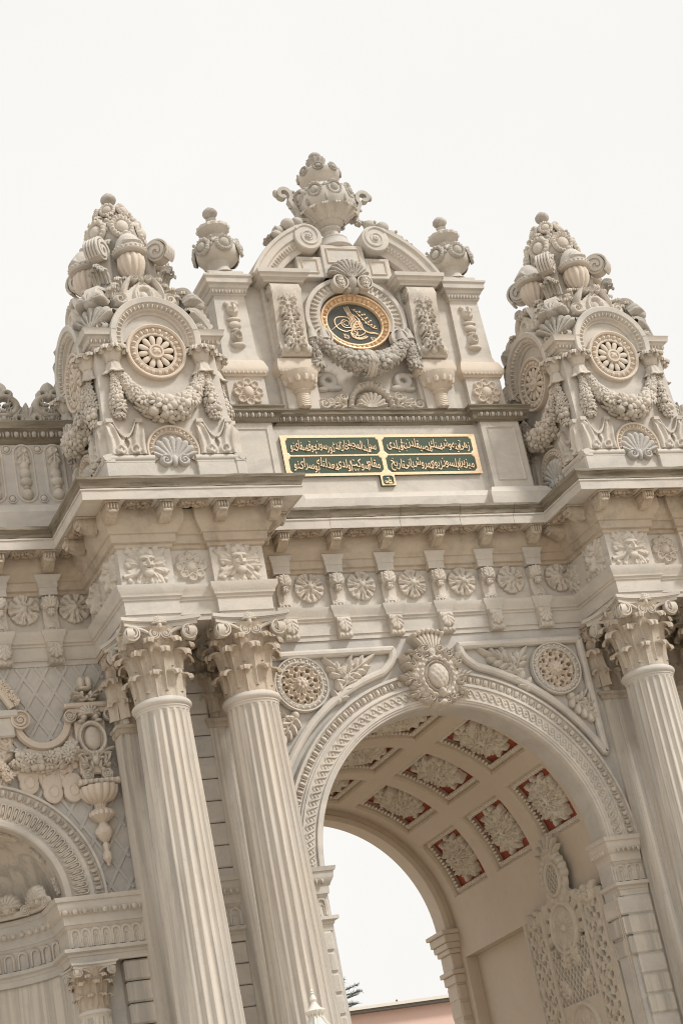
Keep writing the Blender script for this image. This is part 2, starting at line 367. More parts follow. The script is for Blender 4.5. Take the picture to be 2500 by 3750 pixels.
# ------------------------------------------------------------------ 3-D ornament
def curl_leaf(h, w, curl, lean=0.0, th=.025, n=14, m=9, lobes=4, droop=200):
    S = []
    for i in range(n):
        s = i/(n-1)
        if s < .55: q = s/.55; S.append((lean*q*q, (h-curl)*q, q, 0))
        else: t = (s-.55)/.45*math.radians(droop); S.append((lean+curl-curl*math.cos(t), h-curl+curl*math.sin(t), 1, (s-.55)/.45))
    G = np.zeros((n, m, 3)); B = np.zeros((n, m, 3))
    for i, (o, z, q, c) in enumerate(S):
        ww = w/2*(.82+.18*q)*(1-.5*c*c)*(1-.16*abs(math.sin(PI*lobes*(i/(n-1)))))
        for j in range(m):
            v = 2*j/(m-1)-1; k = o-.30*w*v*v*(1-.6*c)+.012*math.cos(PI*3*v)
            G[i, j] = (v*ww, -k, z-.06*w*v*v*c); B[i, j] = (v*ww*.96, -(o-.30*w*v*v-th) if c == 0 else -k+0, z)
            if c > 0:
                t = c*math.radians(droop); B[i, j] = (v*ww*.96, -(lean+curl-(curl-th)*math.cos(t)-.30*w*v*v*(1-.6*c)), h-curl+(curl-th)*math.sin(t))
    b = MB(); b.grid(G); b.grid(B, flip=True)
    for j in (0, m-1):
        E = np.stack([G[:, j], B[:, j]], 1); b.grid(E, flip=(j != 0))
    b.grid(np.stack([G[-1], B[-1]], 1)); return b
def spiral_pts(cx, cz, r0, r1, turns, a0, sgn=1, n=30):
    t = np.linspace(0, 1, n); r = r0*(r1/r0)**t; a = a0+sgn*2*PI*turns*t
    return np.stack([cx+r*np.cos(a), cz+r*np.sin(a)], 1)
def volute(mb, c, r, depth, M=None, s=1):
    # disc facing -Y with raised spiral
    x, y, z = c; A = T(x, y, z); A = A if M is None else M @ A
    prof = [(r*.05, depth*.25), (r*.80, depth*.22), (r*.84, depth*.5), (r, depth*.45), (r*.97, -depth*.5), (0.01, -depth*.5)]
    b = MB(); b.lathe(prof, 20, RX(PI/2)); mb.merge(b, A)
    sp = spiral_pts(0, 0, r*.90, r*.14, 1.9, 2.2, s, 34); P = np.stack([sp[:, 0], np.full(34, -depth*.36), sp[:, 1]], 1)
    mb.tube(P, np.linspace(r*.13, r*.10, 34), 6, M=A); mb.ball((0, -depth*.3, 0), (r*.2, r*.25, r*.2), A, SPHS)
def flower(mb, c, r, R=None, n=6):
    M = np.eye(4) if R is None else R.copy(); M = T(*c) @ M
    for k in range(n):
        a = 2*PI*k/n; mb.ball((r*.62, -.04*r, 0), (r*.42, r*.20, r*(1.9/n)), M @ RY(-a), SPHS)
    mb.ball((0, -r*.25, 0), (r*.32, r*.3, r*.32), M, SPHS)
def frame_to(d):                                    # rotation taking -Y to direction d
    d = np.array(d, float); d /= np.linalg.norm(d); y = -d; up = np.array([0, 0, 1.0]) if abs(d[2]) < .9 else np.array([1.0, 0, 0])
    x = np.cross(y, up); x /= np.linalg.norm(x); z = np.cross(x, y); M = np.eye(4); M[:3, 0] = x; M[:3, 1] = y; M[:3, 2] = z; return M
def garland(mb, path, rad, seed=1, step=.55, front=(0, -1, 0), per=4, M=None):
    r = random.Random(seed); P = np.asarray(path, float); rad = np.broadcast_to(np.asarray(rad, float), (len(P),))
    b = MB(); b.tube(P, rad*.55, 10)
    seg = np.linalg.norm(np.diff(P, axis=0), axis=1); cum = np.concatenate([[0], np.cumsum(seg)]); L = cum[-1]; s = 0; k = 0
    fr = np.array(front, float)
    while s < L:
        i = min(np.searchsorted(cum, s), len(P)-1); p = np.array([np.interp(s, cum, P[:, a]) for a in range(3)]); R = float(np.interp(s, cum, rad))
        tn = P[min(i+1, len(P)-1)]-P[max(i-1, 0)]; tn = tn/(np.linalg.norm(tn)+1e-9)
        sd = np.cross(tn, fr); sd /= np.linalg.norm(sd)+1e-9
        for q in range(per):
            a = (q+.5)/per*PI*1.25-PI*.125-PI/2+r.uniform(-.25, .25); d = math.sin(a+PI/2)*fr*1.0+math.sin(a)*sd if False else math.cos(a)*fr+math.sin(a)*sd
            d = d/np.linalg.norm(d); c = p+d*R*.72+tn*r.uniform(-.2, .2)*R; t = r.random()
            if t < .20: z = R*r.uniform(.30, .46); b.ball(c, z, None, SPH)
            elif t < .62: flower(b, c, R*r.uniform(.52, .78), frame_to(d+.3*fr), r.choice((5, 6, 7)))
            else:
                Rm = frame_to(d+fr*.4) @ RY(r.uniform(0, 6.28))
                for g in range(3):
                    b.ball((math.cos(g*.7-.7)*R*.34, 0, math.sin(g*.7-.7)*R*.34), (R*.46, R*.14, R*.17), T(*c) @ Rm @ RY(-(g-1)*.7), SPHS)
        s += R*step*1.25; k += 1
    mb.merge(b, M); return mb
def eggs_line(mb, p0, p1, n, w, h, d, M=None):
    # eggs and darts between two points, facing -Y (plan-rotated by M)
    p0, p1 = np.array(p0, float), np.array(p1, float); st = (p1-p0)/n; ln = np.linalg.norm(st)
    for i in range(n):
        c = p0+st*(i+.5); mb.ball(c, (ln*.30, d, h*.48), M, SPHS)
        c2 = p0+st*i; mb.ball(c2+np.array([0, 0, -h*.05]), (ln*.09, d*.7, h*.42), M, SPHS)
def eggs_arc(mb, cx, cz, r, a0, a1, n, h, d, y=0.0, M=None, ratio=.30):
    st = (a1-a0)/n; ln = abs(st)*r
    for i in range(n):
        a = a0+st*(i+.5); A = T(cx+r*math.cos(a), y, cz+r*math.sin(a)) @ RY(-(a-PI/2)); A = A if M is None else M @ A
        mb.ball((0, 0, 0), (ln*ratio, d, h*.48), A, SPHS)
        a = a0+st*i; A = T(cx+r*math.cos(a), y, cz+r*math.sin(a)) @ RY(-(a-PI/2)); A = A if M is None else M @ A
        mb.ball((0, 0, 0), (ln*.09, d*.7, h*.44), A, SPHS)
# ------------------------------------------------------------------ the ground
g = MB(); g.grid(np.array([[(-400, -400, 0), (-400, 600, 0)], [(400, -400, 0), (400, 600, 0)]]))
part('ground', g, 'paving')['kind'] = 'structure'

# ------------------------------------------------------------------ levels and plan shared by the whole front
ZA, RA = 6.95, 2.15                    # arch centre height and opening radius
TX, TY = 3.66, -.16                    # tower centre
COLX = (3.04, 4.275); COLY = -.75
WY = .42                               # plane of the side wings
ENT = [(0, 10.18), (.0, 10.25), (.02, 10.255), (.02, 10.265), (.008, 10.27), (.012, 10.44), (.03, 10.45), (.03, 10.475), (.055, 10.49), (.06, 10.53),
       (.095, 10.58), (.10, 10.645), (.02, 10.655), (.0, 10.66), (0, 11.17), (.03, 11.19), (.035, 11.23), (.075, 11.245), (.085, 11.35), (.11, 11.36), (.115, 11.39),
       (.15, 11.43), (.19, 11.50), (.20, 11.56), (.20, 11.685)]
ENT, BED = ENT[:15], ENT[14:]
CORONA = [(.20, 11.685), (.49, 11.685), (.495, 11.67), (.51, 11.67), (.515, 11.795), (.53, 11.80), (.53, 11.82)]
CROWN = [(.51, 11.822), (.525, 11.83), (.53, 11.87), (.555, 11.92), (.575, 11.935), (.575, 11.975), (.30, 11.99), (-.1, 12.0)]

# ------------------------------------------------------------------ reusable carved meshes
def make_frieze_rosette(seed):
    r = random.Random(seed); n = r.choice((5, 6, 8)); ph = r.uniform(0, 1)
    def f(X, Z):
        R = np.hypot(X, Z); a = np.arctan2(Z, X); c = np.abs(np.mod((a+ph)*n/(2*PI), 1)-.5)*2
        edge = .228-.012*np.clip(c*1.6-.6, 0, 1)-.008*np.abs(np.sin(a*n*1.5)); base = np.where(R < edge, .030, edge-R)
        pet = .05*np.sqrt(np.clip(1-((R-.145)/.085)**2, 0, 1))*(1-c**2.2)*(1-.55*np.exp(-(c/.16)**2)); gap = .02*np.exp(-((1-c)/.10)**2)*np.clip((R-.05)/.06, 0, 1)
        c2 = np.abs(np.mod((a+ph+PI/n)*n/(2*PI), 1)-.5)*2; inner = .075*np.sqrt(np.clip(1-(R/.125)**2, 0, 1))*(1-.6*c2**2.5)
        cups = 0
        for k in range(n):
            q_ = 2*PI*(k+.0)/n-ph+PI/n; cups = cups+.03*np.exp(-(((X-.155*math.cos(q_))**2+(Z-.155*math.sin(q_))**2)/.0007))
        o = np.where(base > 0, base+np.maximum(pet, inner)-gap-cups+.006*np.cos(a*n*5)*(R > .12), base)
        o = np.where((base > 0), np.maximum(o, .002), o)
        return U_(o, ell(X, Z, 0, 0, .052, .052, .05, .075), )
    m = MB(); relief(m, f, -.24, .24, -.24, .24, 84); return m.mesh('frieze_rosette', 50)
FR = [make_frieze_rosette(k) for k in range(4)]
def make_console():
    m = MB(); w = .20
    prof = [(0, .46), (.13, .46), (.145, .43), (.15, .36), (.14, .31), (.10, .285), (.07, .27), (.06, .22), (.06, .12), (.075, .07), (.085, .03), (.07, 0), (0, 0)]
    v = [(-w/2, -d, z) for d, z in prof]+[(w/2, -d, z) for d, z in prof]; n = len(prof)
    f = [(i, i+n, i+1+n, i+1) for i in range(n-1)]+[tuple(range(n)), tuple(reversed(range(n, 2*n)))]
    m.add(v, f)
    for s in (-1, 1): volute(m, (0, 0, 0), .062, .02, T(s*.102, -.085, .365) @ RZ(PI/2*s))
    relief(m, lambda X, Z: U_(leaf(X, Z, 0, .30, PI/2, .17, .10, 4, 0, .035), leaf(X, Z, 0, .29, -PI/2, .10, .06, 2, 0, .03)), -.1, .1, .18, .48, 34, T(0, -.145, 0), .03)
    relief(m, lambda X, Z: shellf(X, Z, 0, .03, .09, .03, 7), -.1, .1, 0, .13, 26, T(0, -.065, 0), .03)
    for k in range(3): m.ball((-.055+.055*k, -.075, .005), (.026, .03, .03), None, SPHS)
    return m.mesh('frieze_console', 45)
CONSOLE = make_console()
def make_arch_bracket():
    m = MB(); w = .20
    prof = [(0, .30), (.10, .30), (.11, .25), (.105, .15), (.085, .09), (.10, .06), (.105, .03), (.085, 0), (0, 0)]
    n = len(prof); v = [(-w/2, -d, z) for d, z in prof]+[(w/2, -d, z) for d, z in prof]
    m.add(v, [(i, i+n, i+1+n, i+1) for i in range(n-1)]+[tuple(range(n)), tuple(reversed(range(n, 2*n)))])
    relief(m, lambda X, Z: leaf(X, Z, 0, .29, -PI/2, .22, .11, 4, 0, .035), -.11, .11, .06, .31, 34, T(0, -.105, 0), .03)
    for k in range(3): m.ball((-.06+.06*k, -.09, .03), (.03, .03, .03), None, SPHS)
    return m.mesh('architrave_bracket', 45)
ABRK = make_arch_bracket()
def make_modillion():
    m = MB(); m.box(-.085, .085, -.24, .02, 0, .115, .012); m.box(-.105, .105, -.27, .02, .112, .14, .006)
    prof = [(.0, -.09), (-.06, -.09), (-.15, -.04), (-.22, .005), (-.0, .005)]
    n = len(prof); v = [(-.075, d, z) for d, z in prof]+[(.075, d, z) for d, z in prof]
    m.add(v, [(i, i+n, (i+1) % n+n, (i+1) % n) for i in range(n)]+[tuple(range(n)), tuple(reversed(range(n, 2*n)))])
    for k in range(4):
        m.ball((-.06+.04*k, -.245, .065), (.02, .028, .045), None, SPHS)
    m.ball((0, -.225, .0), (.07, .03, .028), None, SPHS)
    return m.mesh('modillion', 45)
MOD = make_modillion()
def make_soffit_panel():
    m = MB(); r = random.Random(5)
    m.box(-.19, .19, -.20, .0, 0, .02)
    for k in range(26):
        m.ball((r.uniform(-.16, .16), r.uniform(-.18, -.03), -.005), (r.uniform(.02, .045), r.uniform(.02, .04), .03), None, SPHS)
    return m.mesh('soffit_carving', 60)
SOFP = make_soffit_panel()
def make_mask(seed):
    r = random.Random(seed)
    def f(X, Z):
        F = [np.full_like(X, -1.0)]
        for k in range(18):
            a = PI/2+2*PI*(k+.5)/18; sq = 1/max(abs(math.cos(a)), abs(math.sin(a))); L = min(.245*sq, .33)*r.uniform(.92, 1.05)
            F.append(leaf(X, Z, .05*math.cos(a), .05*math.sin(a)-.02, a+r.uniform(-.08, .08), L, .062, 1, r.uniform(-.25, .25), .06, .1))
            F.append(ell(X, Z, (L+.01)*math.cos(a), (L+.01)*math.sin(a)-.02, .038, .038, .05, .01))
        for k in range(12):
            a = PI/2+2*PI*k/12; F.append(leaf(X, Z, .05*math.cos(a), .05*math.sin(a)-.02, a, .19, .05, 1, r.uniform(-.3, .3), .085, .1))
        F.append(ell(X, Z, 0, -.035, .105, .15, .12, .05)); F.append(ell(X, Z, 0, .075, .12, .04, .06, .10))
        F.append(ell(X, Z, -.05, .055, .04, .018, .05, .14)); F.append(ell(X, Z, .05, .055, .04, .018, .05, .14))
        F.append(ell(X, Z, 0, .0, .024, .06, .07, .15)); F.append(ell(X, Z, 0, -.15, .075, .06, .07, .09)); F.append(ell(X, Z, -.045, -.055, .04, .015, .05, .14)); F.append(ell(X, Z, .045, -.055, .04, .015, .05, .14))
        F.append(ell(X, Z, -.06, .16, .05, .06, .05, .06)); F.append(ell(X, Z, .06, .16, .05, .06, .05, .06)); F.append(ell(X, Z, 0, .20, .05, .06, .05, .07))
        o = U_(*F)
        o = np.where(o > 0, o-.06*np.exp(-((X/.03)**2+((Z+.085)/.012)**2))-.05*np.exp(-(((np.abs(X)-.05)/.022)**2+((Z-.022)/.014)**2)), o)
        return o
    m = MB(); relief(m, f, -.35, .35, -.33, .35, 96, None, .03); return m.mesh('acanthus_mask', 55)
MASK = [make_mask(1), make_mask(4)]
for mm in MASK: mm.transform(Matrix.Diagonal((.95, .72, .95, 1)))
def flower8(n, r, hub, h=.05):
    def f(X, Z):
        F = [np.where(np.hypot(X, Z) < r*.55, .015, -(np.hypot(X, Z)-r*.55))]
        for k in range(n):
            a = PI/2+2*PI*k/n; cx, cz = r*.66*math.cos(a), r*.66*math.sin(a)
            F += [ell(X, Z, cx, cz, r*.33, r*.33, h*.55), ringf(X, Z, cx, cz, r*.21, r*.21, r*.07, h*1.0)]
        a = np.arctan2(Z, X); R = np.hypot(X, Z)
        F += [np.where(R < r*.42, h*.8*(.8+.2*np.cos(a*16)), -(R-r*.42)), ell(X, Z, 0, 0, hub, hub*1.15, h*.9, h*.6)]
        return U_(*F)
    m = MB(); relief(m, f, -r*1.05, r*1.05, -r*1.05, r*1.05, 70); return m
FLOWER = flower8(8, .235, .065).mesh('carved_flower', 50)
FLOWER6 = flower8(8, .25, .08, .06).mesh('carved_flower', 50)
def cartouche_mb(w, h, n=30, ringh=.35):
    def f(X, Z):
        x, z = X/w, Z/h; R = np.hypot(x, z)
        F = [ell(x, z, 0, -.08, .52, .55, .42, .10), ringf(x, z, 0, -.06, .78, .78, .20, ringh), ell(x, z, 0, .82, .30, .22, .45), ell(x, z, -.38, .74, .24, .2, .4), ell(x, z, .38, .74, .24, .2, .4),
             ell(x, z, 0, -.9, .2, .18, .35), ell(x, z, -.85, .2, .16, .25, .28), ell(x, z, .85, .2, .16, .25, .28), np.where(R < .8, .06, .8-R)]
        o = U_(*F); a = np.arctan2(z, x)
        o = np.where((o > 0) & (R > .62) & (R < .95), o*(.86+.14*np.cos(a*18)), o)
        return o*min(w, h)
    m = MB(); relief(m, f, -1.1*w, 1.1*w, -1.12*h, 1.12*h, n, None, .04*w); return m

# ------------------------------------------------------------------ the gateway
GW = thing('gateway', 'tall marble gateway with coffered arch, rusticated piers and rosette frieze', 'gateway', (0, 0, 0))
# front wall with the arch opening
m = MB(); nA = 72; A = np.linspace(0, PI, nA+1)
xs = RA*np.cos(A); zs = ZA+RA*np.sin(A)
for yy, fl in ((.02, False), (.38, True)):
    m.grid(np.stack([np.stack([xs, np.full_like(xs, yy), zs], 1), np.stack([xs, np.full_like(xs, yy), np.full_like(xs, 10.25)], 1)], 1), flip=not fl)
m.grid(np.stack([np.stack([xs, np.full_like(xs, .02), zs], 1), np.stack([xs, np.full_like(xs, .38), zs], 1)], 1))
for s in (-1, 1):
    x0, x1 = sorted((s*RA, s*4.60)); m.box(x0, x1, .02, .38, 0, 10.25)
part('front_wall', m, 'marble_grey', GW)
m = MB(); m.box(-4.6, 4.6, .381, 6.0, 9.6, 11.99); part('roof_block', m, 'marble_grey', GW)
for s in (-1, 1):
    m = MB(); x0, x1 = sorted((s*2.62, s*4.6)); m.box(x0, x1, .381, 6.0, 0, 9.598); part('flank_wall', m, 'marble_grey', GW)
m = MB(); n2 = 60; A = np.linspace(0, PI, n2+1)              # rear wall above its arch
xs = RA*np.cos(A); zs = ZA+RA*np.sin(A)
for yy, fl in ((5.62, False), (5.99, True)):
    m.grid(np.stack([np.stack([xs, np.full_like(xs, yy), zs], 1), np.stack([xs, np.full_like(xs, yy), np.full_like(xs, 9.59)], 1)], 1), flip=not fl)
m.grid(np.stack([np.stack([xs, np.full_like(xs, 5.62), zs], 1), np.stack([xs, np.full_like(xs, 5.99), zs], 1)], 1))
for s in (-1, 1):
    x0, x1 = sorted((s*RA, s*2.61)); m.box(x0, x1, 5.62, 5.99, 0, 9.59)
RW = part('rear_wall', m, 'plaster_warm', GW)
m = MB(); m.revolve_arch([(2.12, -5.64), (2.12, -5.56), (2.15, -5.54), (2.2, -5.53), (2.22, -5.56), (2.30, -5.57), (2.31, -5.63)], 0, ZA, 0, PI, 60); part('rear_archivolt', m, 'plaster_warm', RW)
for s in (-1, 1):                                             # rear imposts and stepped jamb blocks
    m = MB()
    for (z0, z1, d) in ((6.93, 7.0, .15), (6.80, 6.93, .11), (6.70, 6.80, .08), (6.62, 6.70, .05), (6.36, 6.62, .012), (6.28, 6.36, .07), (6.14, 6.28, .03)):
        x0, x1 = sorted((s*(RA-d), s*2.6)); m.box(x0, x1, 5.60-d, 6.0+d, z0, z1-.001, .012)
    part('rear_impost', m, 'marble_warm', RW)
    for k in range(7):
        z1 = 6.12-.28*k; m = MB(); x0, x1 = sorted((s*(RA-.01), s*2.6)); m.box(x0, x1, 5.60, 6.02, z1-.262, z1, .03); part('jamb_block', m, 'marble_warm', RW)

# --- coffered vault
RV, RC = 2.30, 2.47
YR = [(.71, 1.95), (2.30, 3.58), (3.93, 5.22)]; AC = [90+32.4*k for k in (-2, -1, 0, 1, 2)]; AH = 12.8
m = MB(); ab = [0]
for a in AC: ab += [a-AH, a+AH]
ab += [180]; yb = [.38]
for y0, y1 in YR: yb += [y0, y1]
yb += [5.62]
def vpatch(m, a0, a1, y0, y1, r, n=8):
    A = np.radians(np.linspace(a0, a1, n+1)); G = np.zeros((n+1, 2, 3))
    G[:, :, 0] = (r*np.cos(A))[:, None]; G[:, :, 2] = (ZA+r*np.sin(A))[:, None]; G[:, 0, 1] = y0; G[:, 1, 1] = y1; m.grid(G)
for i in range(len(ab)-1):
    for j in range(len(yb)-1):
        if not (i % 2 == 1 and j % 2 == 1): vpatch(m, ab[i], ab[i+1], yb[j], yb[j+1], RV)
VA = part('vault', m, 'plaster_warm', GW)
def coffer_parts(a, y0, y1):
    hw = math.radians(AH); a_ = math.radians(a)
    steps = [(0, RV), (.028, RV+.03), (.03, RV+.075), (.05, RV+.08), (.055, RC)]
    m = MB()                                                   # stepped frame
    for k in range(len(steps)-1):
        (i0, r0), (i1, r1) = steps[k], steps[k+1]
        def loop(ins, r):
            n = 9; L = []; h = hw-ins/RV
            L += [(a_-h+2*h*t/n, y0+ins) for t in range(n)]; L += [(a_+h, y0+ins+(y1-y0-2*ins)*t/3) for t in range(3)]
            L += [(a_+h-2*h*t/n, y1-ins) for t in range(n)]; L += [(a_-h, y1-ins-(y1-y0-2*ins)*t/3) for t in range(3)]
            return np.array([(r*math.cos(q), y, ZA+r*math.sin(q)) for q, y in L])
        m.grid(np.stack([loop(i0, r0), loop(i1, r1)], 1), True, False)
    fr = part('coffer_frame', m, 'plaster_warm', VA)
    m = MB(); vpatch(m, a-AH, a+AH, y0, y1, RC-.004); part('coffer_ground', m, 'red_paint', fr)
    m = MB()                                                   # tongue-leaf fringe round the sinking
    L = RV*2*hw
    for k in range(15):
        q = a_-hw+.035+(2*hw-.07)*(k+.5)/15
        for yy, s in ((y0+.075, 1), (y1-.075, -1)):
            m.ball((0, 0, 0), (.028, .05, .03), T((RV+.085)*math.cos(q), yy, ZA+(RV+.085)*math.sin(q)) @ RY(-(q-PI/2)), SPHS)
    for k in range(17):
        yy = y0+.05+(y1-y0-.1)*(k+.5)/17
        for s in (-1, 1):
            q = a_+s*(hw-.075/RV); m.ball((0, 0, 0), (.05, .028, .03), T((RV+.085)*math.cos(q), yy, ZA+(RV+.085)*math.sin(q)) @ RY(-(q-PI/2)), SPHS)
    part('tongue_fringe', m, 'plaster_carved', fr)
    return fr
def make_coffer_foliage(seed):
    r = random.Random(seed); ph = r.uniform(0, 6); holes = []
    for k in range(18):
        a = 2*PI*(k+.5)/18+r.uniform(-.1, .1); e = r.uniform(.70, .93); holes.append((a, e, r.uniform(.014, .03), r.uniform(.5, 1.5)))
    L1 = [(2*PI*k/12+ph+r.uniform(-.08, .08), r.uniform(-.25, .25)) for k in range(12)]; L2 = [(2*PI*(k+.5)/9+ph, r.uniform(-.3, .3)) for k in range(9)]
    def f(X, Z):
        R = np.hypot(X/.40, Z/.47); o = np.where(R < .62, .03, (.62-R)*.3)
        for a, bd in L1:
            e = 1/((abs(math.cos(a))/.44)**2.1+(abs(math.sin(a))/.51)**2.1)**(1/2.1); o = np.maximum(o, leaf(X, Z, .12*math.cos(a), .14*math.sin(a), a, e-.14, .115, 4, bd, .10))
        for a, bd in L2: o = np.maximum(o, np.where((t := leaf(X, Z, .06*math.cos(a), .07*math.sin(a), a, .24, .08, 3, bd, .10)) > 0, t+.055, t))
        for (q_, e, rad, st) in holes:
            cx, cz = .44*e*math.cos(q_), .52*e*math.sin(q_); dd = np.hypot((X-cx)*st, (Z-cz)/st)-rad; o = np.minimum(o, np.where(dd < 0, dd, 10))
        return U_(o, ringf(X, Z, 0, 0, .075, .075, .028, .18), ell(X, Z, 0, 0, .035, .035, .10, .09))
    def warp(P):
        q = P[:, 0]/RC; h = -P[:, 1]; rr = RC-.03-h
        return np.stack([rr*np.sin(q), P[:, 2], -(RC-rr*np.cos(q))+RC], 1)          # local frame: origin on vault axis, z radial, y along
    m = MB(); relief(m, f, -.5, .5, -.57, .57, 130, None, .02, warp); return m.mesh('coffer_foliage', 60)
CF = [make_coffer_foliage(k) for k in (3, 8)]
for ia, a in enumerate(AC):
    for jy, (y0, y1) in enumerate(YR):
        fr = coffer_parts(a, y0, y1)
        o = part('coffer_foliage', CF[(ia+jy) % 2], 'plaster_carved', fr, (0, (y0+y1)/2, ZA)); o.rotation_euler = (0, -math.radians(a-90), 0)
# --- passage walls below the vault
for s in (-1, 1):
    m = MB(); x0, x1 = sorted((s*2.30, s*2.63)); m.box(x0, x1, .381, 5.619, 6.50, ZA); m.box(x0, x1, .381, .55, 0, 6.499); m.box(x0, x1, 5.40, 5.619, 0, 6.499)
    part('passage_wall', m, 'plaster_warm', GW)
    m = MB(); x0, x1 = sorted((s*2.50, s*2.625)); m.box(x0, x1, .55, 5.40, 0, 6.499); part('wall_recess', m, 'plaster_warm', GW)

# --- archivolt
m = MB(); m.revolve_arch([(2.15, -.03), (2.15, .06), (2.16, .075), (2.185, .075), (2.19, .095), (2.215, .10), (2.22, .115), (2.245, .115), (2.25, .085), (2.432, .085), (2.436, .11), (2.452, .11), (2.456, .095),
     (2.485, .085), (2.49, .06), (2.615, .06), (2.62, .10), (2.65, .10), (2.665, .06), (2.67, .0)], 0, ZA, 0, PI, 96)
AV = part('archivolt', m, 'marble', GW)
m = MB(); eggs_arc(m, 0, ZA, 2.552, .02, PI-.02, 64, .10, .042, -.07); part('egg_band', m, 'marble_carved', AV)
m = MB(); nw = 32; N = nw*16; A = np.linspace(.03, PI-.03, N); ph = np.linspace(0, nw*2*PI, N)
for sg in (0, PI):
    r = 2.342+.058*np.sin(ph+sg); y = -.087-.010*np.cos(ph+sg)
    m.tube(np.stack([r*np.cos(A), y, ZA+r*np.sin(A)], 1), .0145, 6)
    r = 2.342+.026*np.sin(ph+sg)
for k in range(nw*2):
    a = .03+(PI-.06)*(k+.5)/(nw*2); m.ball((2.342*math.cos(a), -.085, ZA+2.342*math.sin(a)), (.022, .02, .022), None, SPHS)
part('guilloche', m, 'marble_carved', AV)

# --- spandrels
for s in (-1, 1):
    def arcp(r, a0, a1, n): return [(s*r*math.cos(q), ZA+r*math.sin(q)) for q in np.linspace(a0, a1, n)]
    tipa = math.asin((8.20-ZA)/2.83); cua = math.radians(74.5)
    path = [(s*2.50, 9.98), (s*2.50, 8.24)]+arcp(2.80, tipa+.02, cua, 26)
    ex, ez = path[-1]; cz2 = 9.98
    path += [(ex+(s*.53-ex)*t-s*.07*math.sin(PI*t), ez+(cz2-ez)*t) for t in np.linspace(.15, 1, 8)]
    path += [(s*(.53+1.97*t), 9.98) for t in np.linspace(.05, 1, 10)]
    pts = []
    for (x, z), (x2, z2) in zip(path, path[1:]+path[:1]):       # densify so corners stay crisp
        for t in np.linspace(0, 1, 3, endpoint=False): pts.append((x+(x2-x)*t, -.02, z+(z2-z)*t))
    m = MB(); m.tube(np.array(pts), .062, 10, True); SF = part('spandrel_frame', m, 'marble', GW)
    # pierced rosette
    c = (s*2.0, 0, 9.545)
    m = MB(); m.revolve_arch([(.30, .0), (.30, .065), (.312, .075), (.325, .07), (.37, .055), (.378, .08), (.395, .085), (.402, .06), (.402, 0)], 0, 0, 0, 2*PI, 49)
    eggs_arc(m, 0, 0, .348, 0, 2*PI, 24, .05, .03, -.062)
    RO = part('spandrel_rosette', m, 'marble', GW, c)
    def f(X, Z):
        R = np.hypot(X, Z); a = np.arctan2(Z, X)
        d1 = .07*(.9+.1*np.cos(a*8)); web = np.where(R < .305, .05, (.305-R))
        holes = [((.225, 8, .2, .030), (.265, 16, .0, .017), (.150, 8, .6, .022))]
        h = web.copy()
        for rr, n, p0, rad in holes[0]:
            for k in range(n):
                q = 2*PI*k/n+p0; h = np.minimum(h, (np.hypot(X-rr*math.cos(q), (Z-rr*math.sin(q)))-rad)*1.5)
        h = np.where(h > 0, .045+.02*np.cos(a*16)*np.clip(R/.2, 0, 1)+.02*np.cos(R*75), h)
        return h
    m = MB(); relief(m, f, -.31, .31, -.31, .31, 110, T(0, -.02, 0), .045)
    part('pierced_foliage', m, 'marble_warm', RO)
    m = MB(); m.ball((0, -.05, 0), (.095, .085, .095), None, SPHL)
    for k in range(7):
        q = 2*PI*k/7; m.ball((.055*math.cos(q), -.108, .055*math.sin(q)), (.03, .025, .03), None, SPHS)
    m.ball((0, -.13, 0), (.03, .025, .03), None, SPHS); part('rosette_boss', m, 'marble_warm', RO)
    # acanthus sprays
    def f1(X, Z):
        x = X*s
        return U_(leaf(x, Z, 1.50, 9.28, 2.05, .62, .10, 4, .35, .09), leaf(x, Z, 1.36, 9.62, 2.75, .60, .12, 5, -.12, .10), leaf(x, Z, 1.32, 9.52, 1.15, .46, .12, 4, -.2, .10), leaf(x, Z, 1.30, 9.6, 1.75, .34, .09, 3, .2, .10),
                  ell(x, Z, 1.50, 9.30, .075, .075, .08))
    m = MB(); relief(m, f1, *sorted((s*.72, s*1.68)), 9.18, 9.98, 100); part('acanthus_spray', m, 'marble_carved', GW)
    def f2(X, Z):
        x = X*s
        return U_(leaf(x, Z, 2.16, 9.10, -.95, .66, .10, 5, .18, .09), leaf(x, Z, 2.22, 9.02, .35, .26, .08, 3, .4, .09), leaf(x, Z, 2.30, 8.92, .1, .18, .06, 2, -.3, .08), leaf(x, Z, 2.36, 8.86, 1.2, .30, .09, 3, .1, .09), ell(x, Z, 2.16, 9.12, .065, .065, .08))
    m = MB(); relief(m, f2, *sorted((s*2.06, s*2.47)), 8.4, 9.24, 90); part('acanthus_drop', m, 'marble_carved', GW)

